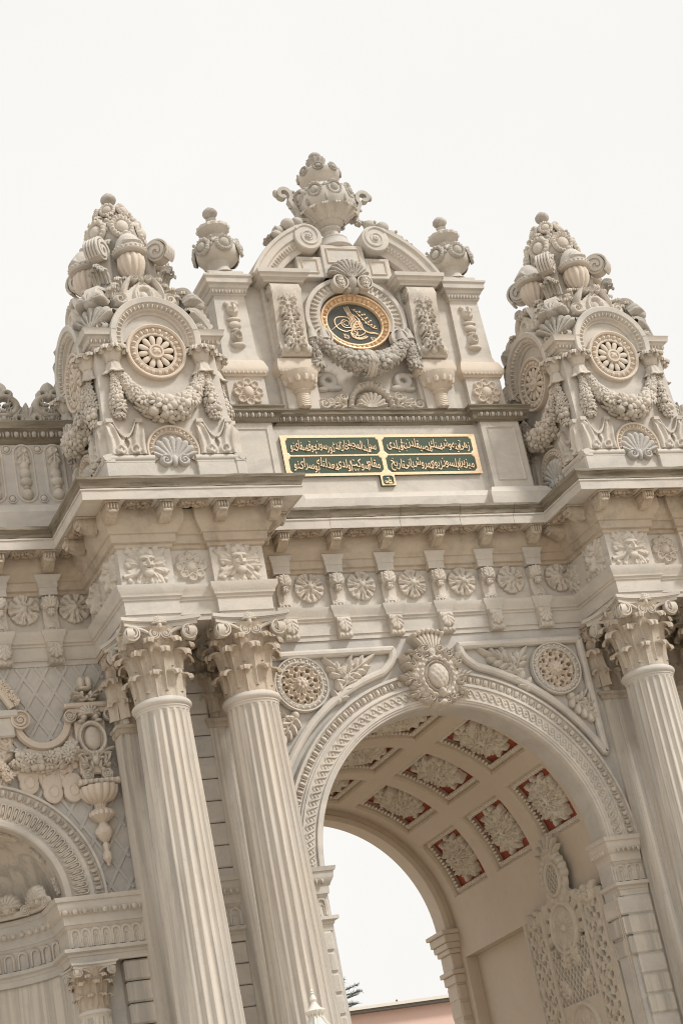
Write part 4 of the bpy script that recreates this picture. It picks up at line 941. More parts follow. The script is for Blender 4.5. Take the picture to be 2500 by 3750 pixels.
# pediment: broken arc round the medallion centre
CZ = 15.30
m = MB(); a1 = math.radians(66); A0 = math.asin((16.07-CZ)/1.75)
pts = [(1.75*math.cos(a), CZ+1.75*math.sin(a)) for a in np.linspace(A0, PI-A0, 40)]
tym = [(x, min(z, 16.66)) for x, z in pts]
m.prism(tym+[(-1.57, 15.94), (1.57, 15.94)][0:0], .12, .7) if False else m.prism([(1.45, 15.95)]+[(1.6*math.cos(a), min(16.62, CZ+1.6*math.sin(a))) for a in np.linspace(math.asin((16.0-CZ)/1.6), PI-math.asin((16.0-CZ)/1.6), 36)]+[(-1.45, 15.95)], .10, .7); P_('tympanum', m, 'marble')
for s in (-1, 1):
    m = MB(); prof = [(1.36, -.08), (1.36, .03), (1.40, .05), (1.44, .05), (1.46, .09), (1.56, .11), (1.58, .15), (1.68, .16), (1.70, .19), (1.75, .195), (1.76, .15), (1.76, -.5)]
    aa, ab_ = (A0-.03, a1) if s > 0 else (PI-a1, PI-A0+.03)
    m.revolve_arch(prof, 0, CZ, aa, ab_, 30); 
    for a_ in (aa, ab_): m.add([(r*math.cos(a_), -d, CZ+r*math.sin(a_)) for r, d in prof], [tuple(range(len(prof)))])
    RKT = P_('pediment_arc', m, 'marble')
    m = MB(); eggs_arc(m, 0, CZ, 1.50, aa+.02, ab_-.03, 17, .10, .05, -.075); part('egg_band', m, 'marble_carved', RKT)
    m = MB(); cx, cz = s*.565, 16.70; b = MB(); b.lathe([(.01, .03), (.215, .025), (.23, .01), (.23, -.40), (.01, -.40)], 30, RX(PI/2)); m.merge(b, T(cx, -.16, cz))
    sp = spiral_pts(0, 0, .222, .055, 1.8, 0.6 if s > 0 else PI-.6, s, 40); m.tube(np.stack([cx+sp[:, 0], np.full(40, -.185), cz+sp[:, 1]], 1), np.linspace(.024, .016, 40), 7)
    m.ball((cx, -.19, cz), (.05, .04, .05), None, SPH); flower(m, (cx, -.215, cz), .045, None, 5); part('pediment_scroll', m, 'marble', RKT)
    m = MB(); path = [(s*(.42+.62*t), .05, 17.12-.10*math.sin(PI*t)*0-.30*t*t) for t in np.linspace(0, 1, 8)]; garland(m, path, np.linspace(.05, .08, 8), 20+s, .75, (0, -.7, .7), 4)
    for q_, (fx, fz, fr) in enumerate(((.62, 17.06, .10), (.80, 17.0, .105), (.96, 16.90, .09), (1.02, 16.80, .08), (.72, 16.96, .08))): m.ball((s*fx, .02-.05*(q_ % 2), fz), (fr*1.05, fr, fr*.9), None, SPHL); m.ball((s*(fx+.06), -.06, fz+.02), (fr*.3, fr*.3, fr*.3), None, SPHS)
    for q_ in range(4): m.merge(curl_leaf(.16, .10, .03, .02, lobes=2), T(s*(.95+.05*q_), .0, 16.74-.03*q_) @ RY(s*(.4+.3*q_)))
    P_('fruit_garland', m, 'marble_weathered')
# stepped cross block
m = MB(); m.box(-.36, .36, -.08, .6, 16.05, 16.62, .012); m.box(-.78, .78, -.05, .6, 16.05, 16.42, .012); CB = P_('stepped_block', m, 'marble')
m = MB(); m.lathe([(.01, 16.615), (.25, 16.62), (.30, 16.66), (.28, 16.72), (.25, 16.76), (.245, 16.80), (.01, 16.81)], 32, T(0, .17, 0)); part('urn_seat', m, 'marble', CB)
for x0, x1, z0, z1, y in ((-.27, .27, 16.30, 16.55, -.085), (-.70, -.45, 16.13, 16.36, -.055), (.45, .70, 16.13, 16.36, -.055)):
    m = MB(); m.tube(np.array([(x0, y, z0), (x0, y, z1), (x1, y, z1), (x1, y, z0)]).repeat(2, 0)+np.tile([[0, 0, 0], [1e-4, 0, 1e-4]], (4, 1)), .018, 4, True); part('inset_panel', m, 'marble_warm', CB)
# horseshoe frame
m = MB(); EX, EZ = .80, .70; A = np.linspace(-.42, PI+.42, 60); prof = [(.72, .0), (.72, .10), (.76, .13), (.80, .12), (.93, .10), (.96, .15), (1.04, .15), (1.06, .10), (1.06, -.1)]
G = np.zeros((60, len(prof), 3))
for j, (r, d) in enumerate(prof): G[:, j, 0] = r*EX*np.cos(A); G[:, j, 2] = CZ+r*EZ*np.sin(A)+.02; G[:, j, 1] = .06-d
m.grid(G); HF = P_('horseshoe_frame', m, 'marble')
m = MB()
for k in range(30):
    a = -.3+(PI+.6)*(k+.5)/30; m.ball((0, 0, 0), (.02, .03, .062), T(.865*EX*math.cos(a), -.06, CZ+.02+.865*EZ*math.sin(a)) @ RY(-(a-PI/2)), SPHS)
part('tongue_band', m, 'marble_carved', HF)
for s in (-1, 1):
    m = MB(); b = MB(); volute(b, (0, 0, 0), .15, .12, None, s); m.merge(b, T(s*.63, -.10, 14.97)); part('frame_scroll', m, 'marble', HF)
    m = MB(); b = MB(); volute(b, (0, 0, 0), .13, .16, None, -s); m.merge(b, T(s*.20, -.16, 15.88)); garland(m, [(s*.2, -.22, 15.80), (s*.2, -.22, 15.95)], .06, 3, .6); part('crest_scroll', m, 'marble_carved', HF)
def fsh(X, Z): return U_(shellf(X, Z, 0, 0, .37, .13, 11, .3, PI-.3), ell(X, Z, 0, -.04, .10, .14, .14), ell(X, Z, -.07, -.16, .06, .06, .1), ell(X, Z, .07, -.16, .06, .06, .1))
m = MB(); relief(m, fsh, -.45, .45, -.24, .45, 90, T(0, -.13, 15.95) @ RX(.15), .12)
part('crest_shell', m, 'marble_weathered', HF)
# festoon below the medallion
m = MB(); path = [(x, -.12-.05*(1-(x/.72)**2), 14.50+.42*(abs(x)/.72)**2.2) for x in np.linspace(-.70, .70, 19)]
garland(m, path, .10+.085*(1-(np.abs(np.linspace(-1, 1, 19)))**1.5), 5, .50, per=6); FS = P_('festoon', m, 'marble_weathered')
m = MB()
for x0 in (-.055, .055): m.tube(np.array([(x0, -.13-.20*math.cos(q), 14.50+.20*math.sin(q)) for q in np.linspace(-1.5, 1.6, 12)]), .022, 6)
m.tube(np.array([(0, -.13-.195*math.cos(q), 14.50+.195*math.sin(q)) for q in np.linspace(-1.5, 1.6, 12)]), .045, 6); part('festoon_band', m, 'marble_carved', FS)
for s in (-1, 1):
    m = MB(); garland(m, [(s*.80, -.10, 15.0-.55*t) for t in np.linspace(0, 1, 8)], np.linspace(.06, .13, 8), 30+s, .6, per=5)
    m.lathe([(.02, 15.15), (.05, 15.1), (.075, 14.98), (.095, 14.94), (.05, 14.93)], 10, T(s*.80, -.10, 0)); m.lathe([(.02, 15.12), (.05, 15.06), (.08, 14.95), (.1, 14.9), (.05, 14.9)], 10, T(s*.64, -.14, 0)); part('festoon_drop', m, 'marble_weathered', FS)
    m = MB()
    def fr_(X, Z):
        x = X*s; return U_(ringf(x, Z, .0, .0, .10, .09, .05, .05), ell(x, Z, .12, .09, .12, .045, .05), ell(x, Z, -.08, -.12, .14, .05, .05), ell(x, Z, .10, -.14, .09, .04, .04))
    relief(m, fr_, -.25, .25, -.2, .16, 50, T(s*.62, .06, 14.32), .03); part('ribbon', m, 'marble_grey', FS)
def fsb(X, Z):
    x = np.abs(X); F = [shellf(X, Z, 0, .05, .27, .14, 9, .0, PI, True), ringf(X, Z, 0, .06, .34, .35, .045, .12), ell(X, Z, 0, .44, .14, .07, .14)]
    F = [np.where(Z > .02, q, -1) for q in F]
    F += [spiral_field(x, Z, .46, .22, .09, .12), spiral_field(x, Z, .78, .10, .11, .12), leaf(x, Z, .40, .08, .35, .42, .12, 4, -.35, .12), leaf(x, Z, .30, .04, .05, .40, .07, 3, .1, .10), ell(x, Z, .45, .04, .45, .045, .06), spiral_field(x, Z, .14, .40, .07, .14)]
    o = U_(*F); return np.where((o > 0) & (np.hypot(X, Z-.06) > .29) & (np.hypot(X, Z-.06) < .40), o+.02*np.cos(np.arctan2(Z-.06, X)*30), o)
m = MB(); relief(m, fsb, -.92, .92, 0, .54, 150, T(0, .07, 13.79), .03); P_('shell_cresting', m, 'marble_carved')

# ------------------------------------------------------------------ the medallion with the monogram
ML = thing('medallion', 'oval gilt-framed dark medallion bearing a gold calligraphic monogram and spray', 'medallion', (0, .06, 15.29))
RX_, RZ_ = .575, .487
def eprof(prof, n=72):
    A = np.linspace(0, 2*PI, n, endpoint=False); G = np.zeros((n, len(prof), 3))
    for j, (q, d) in enumerate(prof): G[:, j, 0] = (RX_-q)*np.cos(A); G[:, j, 2] = (RZ_-q)*np.sin(A); G[:, j, 1] = -d
    return G
m = MB(); m.grid(eprof([(0, -.03), (0, .10), (.015, .115), (.03, .11), (.04, .075), (.09, .05), (.10, .06), (.12, .06), (.13, .04), (.135, 0)]), True, False); part('gilt_frame', m, 'gold_leaf', ML)
for k in range(38):
    m = MB()
    a = 2*PI*k/38; x, z = (RX_-.066)*math.cos(a), (RZ_-.066)*math.sin(a); t = math.atan2(z/RZ_**2, x/RX_**2)
    m.ball((0, 0, 0), ((.024 if k % 2 == 0 else .01), .035, .035), T(x, -.07, z) @ RY(-(t-PI/2)), SPHS); part('gilt_bead', m, 'gold_leaf', ML)
m = MB(); A = np.linspace(0, 2*PI, 64, endpoint=False); m.add([((RX_-.125)*math.cos(a), -.012, (RZ_-.125)*math.sin(a)) for a in A], [tuple(range(64))]); part('enamel_field', m, 'dark_enamel', ML)
def stroke(mb, pts, r, n=24, y=-.02):
    P = np.array(pts, float); k = len(P); t = np.linspace(0, k-1, n*max(1, k-1)//2)
    out = []
    for q in t:                                            # Catmull-Rom
        i = min(int(q), k-2); u = q-i; p0, p1, p2, p3 = P[max(i-1, 0)], P[i], P[i+1], P[min(i+2, k-1)]
        out.append(.5*((2*p1)+(-p0+p2)*u+(2*p0-5*p1+4*p2-p3)*u*u+(-p0+3*p1-3*p2+p3)*u**3))
    O = np.array(out); s = np.linspace(0, 1, len(O)); rr = r*(.55+.45*np.sin(PI*np.clip(s, .02, .98))**.5)
    mb.tube(np.stack([O[:, 0], np.full(len(O), y), O[:, 1]], 1), rr, 5, flat=.5)
m = MB()                                                   # drawn from the photograph in the oval's own plane
def tq(u, v): return ((u-1048)/640*.905, -(v-1208)/430*.71)
S = lambda pts, r=.008: stroke(m, [tq(*p) for p in pts], r)
S([(1010, 1270), (930, 1285), (850, 1250), (825, 1190), (850, 1145), (920, 1132), (985, 1140), (1010, 1180), (1000, 1250)], .010); S([(1000, 1245), (930, 1240), (900, 1200), (930, 1165), (985, 1180), (990, 1215)], .008); S([(975, 1225), (935, 1215), (925, 1190), (960, 1175)], .006)
for dx in (0, 22, 45): S([(968+dx, 1030-dx*.25), (985+dx, 1080), (1020+dx*.9, 1130), (1045+dx*.7, 1190)], .009)
for dx in (0, 16, 32): S([(985+dx, 1085), (1005+dx, 1150), (1015+dx, 1230), (1010+dx*2, 1290)], .006)
S([(1050, 1100), (1110, 1150), (1135, 1210), (1145, 1255), (1190, 1290), (1260, 1295), (1318, 1312)], .010); S([(1030, 1110), (1090, 1170), (1120, 1235), (1150, 1275), (1210, 1300), (1318, 1312)], .007)
for k in range(6): S([(1000+k*8, 1285-k*14), (1050+k*6, 1262-k*16), (1110, 1268-k*17), (1135-k*5, 1250-k*18)], .007)
S([(990, 1290), (1005, 1340), (1075, 1365), (1150, 1352), (1180, 1335)], .012); S([(1005, 1300), (1040, 1345), (1100, 1350), (1165, 1330)], .009); S([(1020, 1300), (1075, 1330), (1140, 1310), (1160, 1290)], .008); S([(1010, 1270), (1000, 1310), (1040, 1335), (1060, 1300), (1030, 1280)], .007); S([(1070, 1290), (1075, 1370)], .006)
S([(775, 1272), (830, 1235), (890, 1200), (910, 1195)], .006)
S([(1060, 1050), (1120, 1100), (1190, 1180), (1260, 1240), (1312, 1252)], .006)
for k, (u, v) in enumerate([(1085, 1055), (1105, 1075), (1140, 1080), (1130, 1120), (1165, 1110), (1195, 1105), (1160, 1160), (1195, 1150), (1215, 1140), (1190, 1195), (1225, 1185), (1250, 1170), (1215, 1210), (1250, 1215), (1270, 1245), (1285, 1230)]):
    x, z = tq(u, v); m.ball((x, -.022, z), (.022, .01, .016), None, SPHS, RY(k*.7)[:3, :3] if False else None)
S([(900, 1310), (915, 1335), (950, 1330), (955, 1355), (905, 1350), (925, 1315), (945, 1345)], .006)
for k, u in enumerate((1215, 1228)): S([(u, 1342), (u+6, 1378)], .006)
S([(1242, 1346), (1256, 1350), (1250, 1380)], .006); S([(1268, 1350), (1274, 1382)], .006)
part('gold_monogram', m, 'gold_leaf', ML, smooth=60)

# ------------------------------------------------------------------ inscription plaque
FORM = {}
for c in list(range(0xFB50, 0xFE00))+list(range(0xFE70, 0xFF00)):
    d = unicodedata.decomposition(chr(c)).split()
    if len(d) == 2 and d[0] in ('<isolated>', '<final>', '<initial>', '<medial>'): FORM.setdefault(chr(int(d[1], 16)), {})[d[0][1:-1]] = chr(c)
def shape_word(w):
    o = ''; prev = False
    for i, ch in enumerate(w):
        f = FORM.get(ch)
        if not f: o += ch; prev = False; continue
        nx = w[i+1] if i+1 < len(w) else ''; nj = nx in FORM and 'final' in FORM[nx]; cj = 'initial' in f
        o += f.get('medial' if prev and nj and cj else 'final' if prev else 'initial' if nj and cj else 'isolated', ch); prev = cj and nj
    return o[::-1]
def text_mesh(body, ext=.25):
    cu = bpy.data.curves.new('lettering', 'FONT'); cu.body = body; cu.extrude = .02; cu.resolution_u = 3; cu.offset = .002
    o = bpy.data.objects.new('lettering', cu); sc.collection.objects.link(o); bpy.context.view_layer.update()
    me = bpy.data.meshes.new_from_object(o.evaluated_get(bpy.context.evaluated_depsgraph_get())); bpy.data.objects.remove(o); bpy.data.curves.remove(cu)
    v = np.array([p.co[:] for p in me.vertices]).reshape(-1, 3); f = [tuple(p.vertices) for p in me.polygons]; bpy.data.meshes.remove(me); return v, f
PLQ = thing('inscription_plaque', 'wide green plaque with gold border and four panels of gold script', 'plaque', (0, .03, 12.73))
m = MB(); m.box(-1.58, 1.58, -.012, .05, 0, .655, .006)
part('plaque_board', m, 'green_enamel', PLQ)
PAN = [(-1.515, -.035, .342, .612), (.035, 1.515, .342, .612), (-1.515, -.035, .042, .312), (.035, 1.515, .042, .312)]
def panel_outline(x0, x1, z0, z1, r=.06):
    pts = []
    for cx, cz, sx, sz in ((x1, z0, -1, 1), (x1, z1, -1, -1), (x0, z1, 1, -1), (x0, z0, 1, 1)):
        arc = [(cx+sx*r*math.cos(a), cz+sz*r*math.sin(a)) for a in np.linspace(PI/2, 0, 6)]
        if (sx, sz) in ((-1, -1), (1, 1)): arc = arc[::-1]
        if (sx, sz) == (-1, 1): arc = arc[::-1]
        pts += arc
    return pts
def gframe(X, Z):
    d = np.full_like(X, 1.0)
    for x0, x1, z0, z1 in PAN:
        q = np.minimum(np.minimum(X-x0, x1-X), np.minimum(Z-z0, z1-Z))
        for cx in (x0, x1):
            for cz in (z0, z1): q = np.minimum(q, np.hypot(X-cx, Z-cz)-.04)
        d = np.minimum(d, -q)
    return np.where(d > 0, .012, np.maximum(d, -.2))
m = MB(); relief(m, gframe, -1.59, 1.59, -.005, .66, 300, T(0, -.008, 0), .004); part('gold_border', m, 'gold_leaf', PLQ, smooth=60)
LINES = [['نو', 'صفای', 'چوق', 'كورسون', 'انده', 'خان', 'عبدالمجید', 'سرا'], ['قیلدی', 'بنا', 'مصیقلدن', 'سنك', 'آینه\u200cوش', 'زهی'], ['نو', 'بوسرای', 'معدلتله', 'اولدی', 'شوكت', 'مقام'], ['تاریخ', 'بانی', 'كهروش', 'زیور', 'ایلسون', 'میزین']]
lr = random.Random(3)
for (x0, x1, z0, z1), words in zip(PAN, LINES):
    ms = []; wid = 0
    for w in words:
        v, f = text_mesh(''.join(shape_word(p) for p in w.split('\u200c')[::-1]))
        lo, hi = v.min(0), v.max(0); v = v-np.array([lo[0], 0, 0]); wd = hi[0]-lo[0]
        ang = -.16; R = np.array([[math.cos(ang), -math.sin(ang)], [math.sin(ang), math.cos(ang)]]); v[:, :2] = (v[:, :2]-[wd/2, .2]) @ R.T+[wd/2, .2]; ms.append((v, f, wd)); wid += wd*.86
    k = (x1-x0-.13)/wid; m = MB(); x = x0+.065; kz = .205
    for v, f, wd in ms:
        m.add(np.stack([x+v[:, 0]*k*.95, -.012-v[:, 2]*.35-.004, (z0+z1)/2-.052+v[:, 1]*kz], 1), f); x += wd*.86*k
    part('gold_script', m, 'gold_leaf', PLQ, smooth=0)
v, f = text_mesh('\u0661\u0662\u0667\u0662'); wd = v[:, 0].max(); m = MB(); m.add(np.stack([-.58+v[:, 0]*.085, -.016-v[:, 2]*.3, .062+v[:, 1]*.065], 1), f); part('gold_date', m, 'gold_leaf', PLQ, smooth=0)
SL = thing('seal_plaque', 'small square gold and green calligrapher seal under the long plaque', 'plaque', (0, .03, 12.555))
m = MB(); m.box(-.115, .115, -.012, .05, 0, .172, .005); part('seal_board', m, 'green_enamel', SL)
def sframe(X, Z):
    q = 1-np.maximum(np.abs(X)/.088, np.abs(Z-.086)/.074)**3-.55*np.exp(-((np.abs(X)-.085)**2+(np.abs(Z-.086)-.07)**2)/.0006); return np.where(q < 0, .014, -np.maximum(q, .002))
m = MB(); relief(m, sframe, -.115, .115, 0, .172, 60, T(0, -.008, 0), .004); part('gold_border', m, 'gold_leaf', SL, smooth=60)
m = MB(); sr = random.Random(9)
for k in range(9):
    x, z = sr.uniform(-.05, .05), sr.uniform(.04, .13); stroke(m, [(x-.02, z), (x, z+sr.uniform(-.02, .025)), (x+.02, z-.01), (x+.025, z+.015)], .005, 12, -.014)
part('gold_script', m, 'gold_leaf', SL)

# ------------------------------------------------------------------ urns
def pine_knob(mb, z0, z1, r, seg=8):
    zc = (z0+z1)/2; h = (z1-z0)/2
    mb.lathe([(r*math.sin(PI*t)+.002, z0+(z1-z0)*t) for t in np.linspace(0.04, 1, 12)], 20, None, lambda A, z: 1+.035*np.abs(np.sin(A*seg/2+z*26)))
    for k in range(4):
        a = np.linspace(0, 2.6, 14)+k*PI/2; t = np.linspace(.1, .92, 14)
        mb.tube(np.stack([r*1.0*np.sin(PI*t)*np.cos(a), r*np.sin(PI*t)*np.sin(a), z0+(z1-z0)*t], 1), r*.06, 4)
def bosses(mb, n, r, z, w, h, tilt, ph=0.0, res=26):
    c = cartouche_mb(w, h, res)
    for k in range(n): mb.merge(c, RZ(2*PI*(k+ph)/n) @ T(0, -r, z) @ RX(tilt))
def fruits(mb, n, r, z, s, ph=0.0, seed=1):
    q = random.Random(seed)
    for k in range(n):
        a = 2*PI*(k+ph)/n
        for j in range(4): mb.ball((r*math.sin(a)+q.uniform(-1, 1)*s*.7, -r*math.cos(a)+q.uniform(-1, 1)*s*.7, z+(j-1.5)*s*.9), s*q.uniform(.45, .7), None, SPHS)
CU = thing('urn', 'large two-handled gadrooned marble urn on the broken pediment', 'urn', (0, .17, 16.80))
gad = lambda A, z: 1+.05*np.abs(np.cos(A*8))*(1 if z < 17.40-16.8 else 0)
m = MB(); m.lathe([(.01, -.01), (.22, -.005), (.23, .03), (.19, .06), (.13, .12), (.115, .18), (.16, .215), (.165, .235), (.12, .25), (.15, .28), (.27, .37), (.38, .47), (.45, .58), (.475, .68), (.47, .78), (.42, .88), (.31, .96), (.23, 1.0), (.20, 1.04), (.22, 1.075), (.29, 1.12), (.335, 1.18), (.34, 1.24), (.28, 1.29), (.17, 1.33), (.13, 1.37), (.115, 1.42), (.12, 1.45), (.01, 1.46)], 64, None, gad); part('body', m, 'marble', CU)
m = MB()
for k in range(14): m.merge(curl_leaf(.27, .14, .025, .06, lobes=1), RZ(2*PI*k/14) @ T(0, -.26, .33) @ RX(.66))
part('gadroon_leaves', m, 'marble_carved', CU)
m = MB(); bosses(m, 9, .435, .77, .135, .14, -.05, 0, 34); fruits(m, 9, .45, .80, .035, .5, 5)
for k in range(9): a = 2*PI*(k+.5)/9; m.ball((.46*math.sin(a), -.46*math.cos(a), .60), (.03, .03, .07), None, SPHS)
part('shoulder_cartouche_band', m, 'marble_weathered', CU)
m = MB(); bosses(m, 8, .325, 1.245, .095, .078, -.15, .5, 30); part('upper_cartouche_band', m, 'marble_weathered', CU)
m = MB(); m.lathe([(.01, 1.44), (.12, 1.44), (.15, 1.49), (.15, 1.54), (.11, 1.55)], 36, None, lambda A, z: 1+.07*np.cos(A*12)); pine_knob(m, 1.50, 1.70, .10); part('pine_cone', m, 'marble_weathered', CU)
for s in (-1, 1):
    m = MB(); sp = np.concatenate([spiral_pts(.69, .86, .045, .135, .95, -2.3, 1, 20), np.array([(.60, .74), (.55, .64), (.51, .55), (.48, .47), (.50, .40), (.56, .38)])])
    m.ribbon(sp, .12, .062, SC(s, 1, 1)); m.ball((s*.80, 0, .88), (.05, .05, .07), None, SPH)
    for q_ in range(5): m.merge(curl_leaf(.14, .09, .03, .02, lobes=2), T(s*(.54-.01*q_), 0, .52+.07*q_) @ RZ(s*PI/2))
    part('handle', m, 'marble_weathered', CU)
SU = thing('urn', 'small marble urn with pine knob on the pillar beside the diamond-lattice wing tower', 'urn', (-1.958, .17, 16.0), 'small urns on the attic pillars')
m = MB(); m.box(-.29, .29, -.20, .32, .04, .15, .02); m.lathe([(.01, .145), (.22, .15), (.17, .20), (.145, .27), (.15, .32), (.18, .36), (.27, .385), (.325, .45), (.34, .55), (.30, .64), (.20, .70), (.14, .77), (.10, .82), (.11, .86), (.20, .90), (.25, .945), (.255, .985), (.19, 1.03), (.10, 1.06), (.055, 1.09), (.05, 1.14), (.08, 1.155), (.01, 1.16)], 40, None, lambda A, z: 1+(.05*np.cos(A*14) if z > .88 and z < 1.05 else 0)); part('body', m, 'marble', SU)
m = MB(); bosses(m, 6, .325, .56, .145, .15, -.15, 0, 36); fruits(m, 6, .33, .62, .05, .5); part('cartouche_band', m, 'marble_weathered', SU)
m = MB(); pine_knob(m, 1.14, 1.38, .112); part('pine_knob', m, 'marble_weathered', SU)
dup(SU, None, (1.958, .17, 16.0), label='small marble urn with pine knob on the open gate leaf side of the pediment')
TU = thing('urn', 'tall cartouche-covered urn topping the tower next to the diamond-lattice wing', 'urn', (-TX, TY, 15.55), 'tall urns on the two towers')
m = MB(); m.lathe([(.25, 0), (.28, .1), (.22, .3), (.20, .45), (.25, .55), (.36, .70), (.40, .85), (.39, 1.0), (.32, 1.12), (.24, 1.2), (.20, 1.28), (.24, 1.34), (.24, 1.42), (.14, 1.48), (.06, 1.53), (.06, 1.56), (.01, 1.57)], 40); part('body', m, 'marble_weathered', TU)
m = MB()
for k in range(10): m.merge(curl_leaf(.22, .16, .05, .05, lobes=3), RZ(2*PI*k/10) @ T(0, -.27, .58) @ RX(.35))
for k in range(9): m.merge(curl_leaf(.16, .12, .04, .04, lobes=2), RZ(2*PI*(k+.5)/9) @ T(0, -.24, 1.10))
part('body_leafage', m, 'marble_carved', TU)
m = MB(); bosses(m, 6, .37, .97, .19, .20, -.12, 0, 40); fruits(m, 6, .38, 1.03, .06, .5); fruits(m, 6, .34, 1.16, .05, .5, 9); part('cartouche_band', m, 'marble_carved', TU)
m = MB(); bosses(m, 6, .225, 1.36, .125, .12, -.25, .5, 34); fruits(m, 6, .23, 1.30, .045, 0, 3); part('crown_cartouche_band', m, 'marble_carved', TU)
m = MB(); pine_knob(m, 1.53, 1.79, .112); part('pine_knob', m, 'marble_weathered', TU)
dup(TU, None, (TX, TY, 15.55), label='tall cartouche-covered urn topping the tower on the open gate leaf side')
# ------------------------------------------------------------------ corner towers
TW = thing('tower', 'festooned marble tower with rosette window, next to the diamond-lattice wing', 'tower', (-TX, TY, 12.0), 'festooned towers over the column pairs')
Z0 = 12.0
m = MB(); v = []
for z, h in ((-.01, .93), (1.10, .90), (2.27, .86)): v.append([(-h, -h, z), (h, -h, z), (h, h, z), (-h, h, z)])
m.grid(np.array(v), False, True, flip=True); m.add(v[2], [(0, 1, 2, 3)]); part('body', m, 'marble', TW)
m = MB(); m.box(-.84, .84, -.84, .84, 2.265, 2.89, .01); part('upper_block', m, 'marble_weathered', TW)
# concave pyramid under the urn
m = MB(); v = []
for z, h in ((2.88, .74), (3.0, .66), (3.2, .52), (3.45, .42), (3.7, .37), (3.95, .36), (4.0, .30)): v.append([(-h, -h, z), (h, -h, z), (h, h, z), (-h, h, z)])
m.grid(np.array(v), False, True, flip=True); m.add(v[-1], [(0, 1, 2, 3)]); part('concave_roof', m, 'marble', TW)
m = MB(); m.lathe([(.01, 0), (.26, .0), (.30, .03), (.30, .06), (.22, .09), (.2, .09)], 28, T(0, 0, 3.98)); part('urn_seat', m, 'marble', TW)

def four(mesh, name, mat, loc=(0, 0, 0), rzs=(0, 1, 2, 3), parent=None, smooth=40):
    me = mesh.mesh(name, smooth) if isinstance(mesh, MB) else mesh
    res = []
    for k in rzs:
        a = -k*PI/2; res.append(part(name, me, mat, parent or TW, (loc[0]*math.cos(a)-loc[1]*math.sin(a), loc[0]*math.sin(a)+loc[1]*math.cos(a), loc[2]), a))
    return res
# plinth blocks and torus
for s in (-1, 1):
    m = MB(); x0, x1 = sorted((s*.30, s*1.0)); m.box(x0, x1, -.985, -.85, .0, .44, .01); four(m, 'plinth_block', 'marble')
    m = MB(); m.box(x0-.005, x1+.005, -.985, -.85, .435, .46); m.tube(np.array([(x0-.01, -.955, .50), (x1+.01, -.955, .50)]), .05, 10); m.box(x0, x1, -.94, -.85, .45, .56); four(m, 'torus', 'marble')
# notched leaf panels at the foot of each corner
for s in (-1, 1):
    def fn(X, Z):
        x = X*s-.64; q = np.abs(x)
        top = np.where(q < .16, .31+.235*(q/.16)**2.0, .545); side = .262-.03*np.clip(.2-Z, 0, 1)
        d = np.minimum(top-Z, np.minimum(side-q, Z+.0)); lipd = np.where(q < .165, np.minimum(top-Z, (.30-np.hypot(q*1.0, (Z-.56)*.9))*-1+.30), top-Z)
        lip = np.where((top-Z < .06), .035, 0)
        fold = .018*np.cos((q-.11*((Z-.12)/.4)**2)*58)*np.clip(q*14, 0, 1); curl = ringf(q, Z, .10, .07, .055, .05, .022, .03)
        bulge = .05*np.sqrt(np.clip(1-((q-.15)/.16)**2, 0, 1))*np.clip((top-Z-.05)*10, 0, 1)
        hole = (q < .03*np.clip((Z-.10)/.07, 0, 1)*np.clip((.27-Z)/.06, 0, 1))
        o = .075+lip+np.where(lip > 0, 0, fold+bulge+np.maximum(curl, 0))
        return np.where(d > 0, np.where(hole, .012, o), np.maximum(d, -.2))
    m = MB(); relief(m, fn, *sorted((s*.37, s*.91)), 0, .56, 72, T(0, -.875, .55), .06); four(m, 'notched_leaf_panel', 'marble_carved')
# lunette with shell
m = MB(); m.revolve_arch([(.27, .0), (.27, .05), (.285, .07), (.295, .06), (.335, .05), (.345, .075), (.37, .08), (.38, .06), (.38, .0)], 0, 0, -.5, PI+.5, 40); eggs_arc(m, 0, 0, .316, -.42, PI+.42, 19, .05, .03, -.055)
LN = four(m, 'lunette', 'marble_warm', (0, -.90, .62))
def fl(X, Z): return U_(shellf(X, Z, 0, -.14, .37, .10, 9, .12, PI-.12, True), spiral_field(np.abs(X), Z, .13, -.15, .09, .09), ell(X, Z, 0, -.15, .05, .10, .08))
m = MB(); relief(m, fl, -.3, .3, -.26, .26, 70, T(0, -.01, 0), .02); me = m.mesh('scallop_shell', 50)
for o in LN: part('scallop_shell', me, 'marble_grey', o)
# rosette windows
m = MB(); m.revolve_arch([(.262, -.06), (.262, .045), (.275, .055), (.29, .05), (.375, .035), (.385, .07), (.41, .085), (.425, .08), (.43, .05), (.43, -.02)], 0, 0, 0, 2*PI, 57); eggs_arc(m, 0, 0, .332, 0, 2*PI, 22, .075, .04, -.045, None, .34)
ROS = four(m, 'rosette_window', 'marble_warm', (0, -.885, 2.15))
b = MB(); b.lathe([(.012, .0), (.024, .02), (.036, .06), (.044, .11), (.038, .145), (.022, .162), (.002, .168)], 12); bm_ = MB(); bm_.merge(b, SC(1, .65, 1)); PET = bm_.mesh('petal', 60)
m = MB(); m.lathe([(.01, .07), (.05, .06), (.075, .05), (.08, .07), (.105, .07), (.112, .05), (.112, .0)], 28, RX(PI/2)); relief(m, lambda X, Z: U_(leaf(X, Z, -.05, -.03, .6, .11, .03, 1, 0, .02), leaf(X, Z, .05, -.03, PI-.6, .11, .03, 1, 0, .02)), -.06, .06, -.05, .06, 20, T(0, -.065, 0)); HUB = m.mesh('hub', 40)
m = MB(); m.add([(.262*math.cos(a), .05, .262*math.sin(a)) for a in np.linspace(0, 2*PI, 32, endpoint=False)], [tuple(range(32))]); DK = m.mesh('painted_shade_disc', 0)  # flat near-black disc: shade behind the rosette petals put into its colour
plain('deep_shadow', (.02, .016, .012), .95)
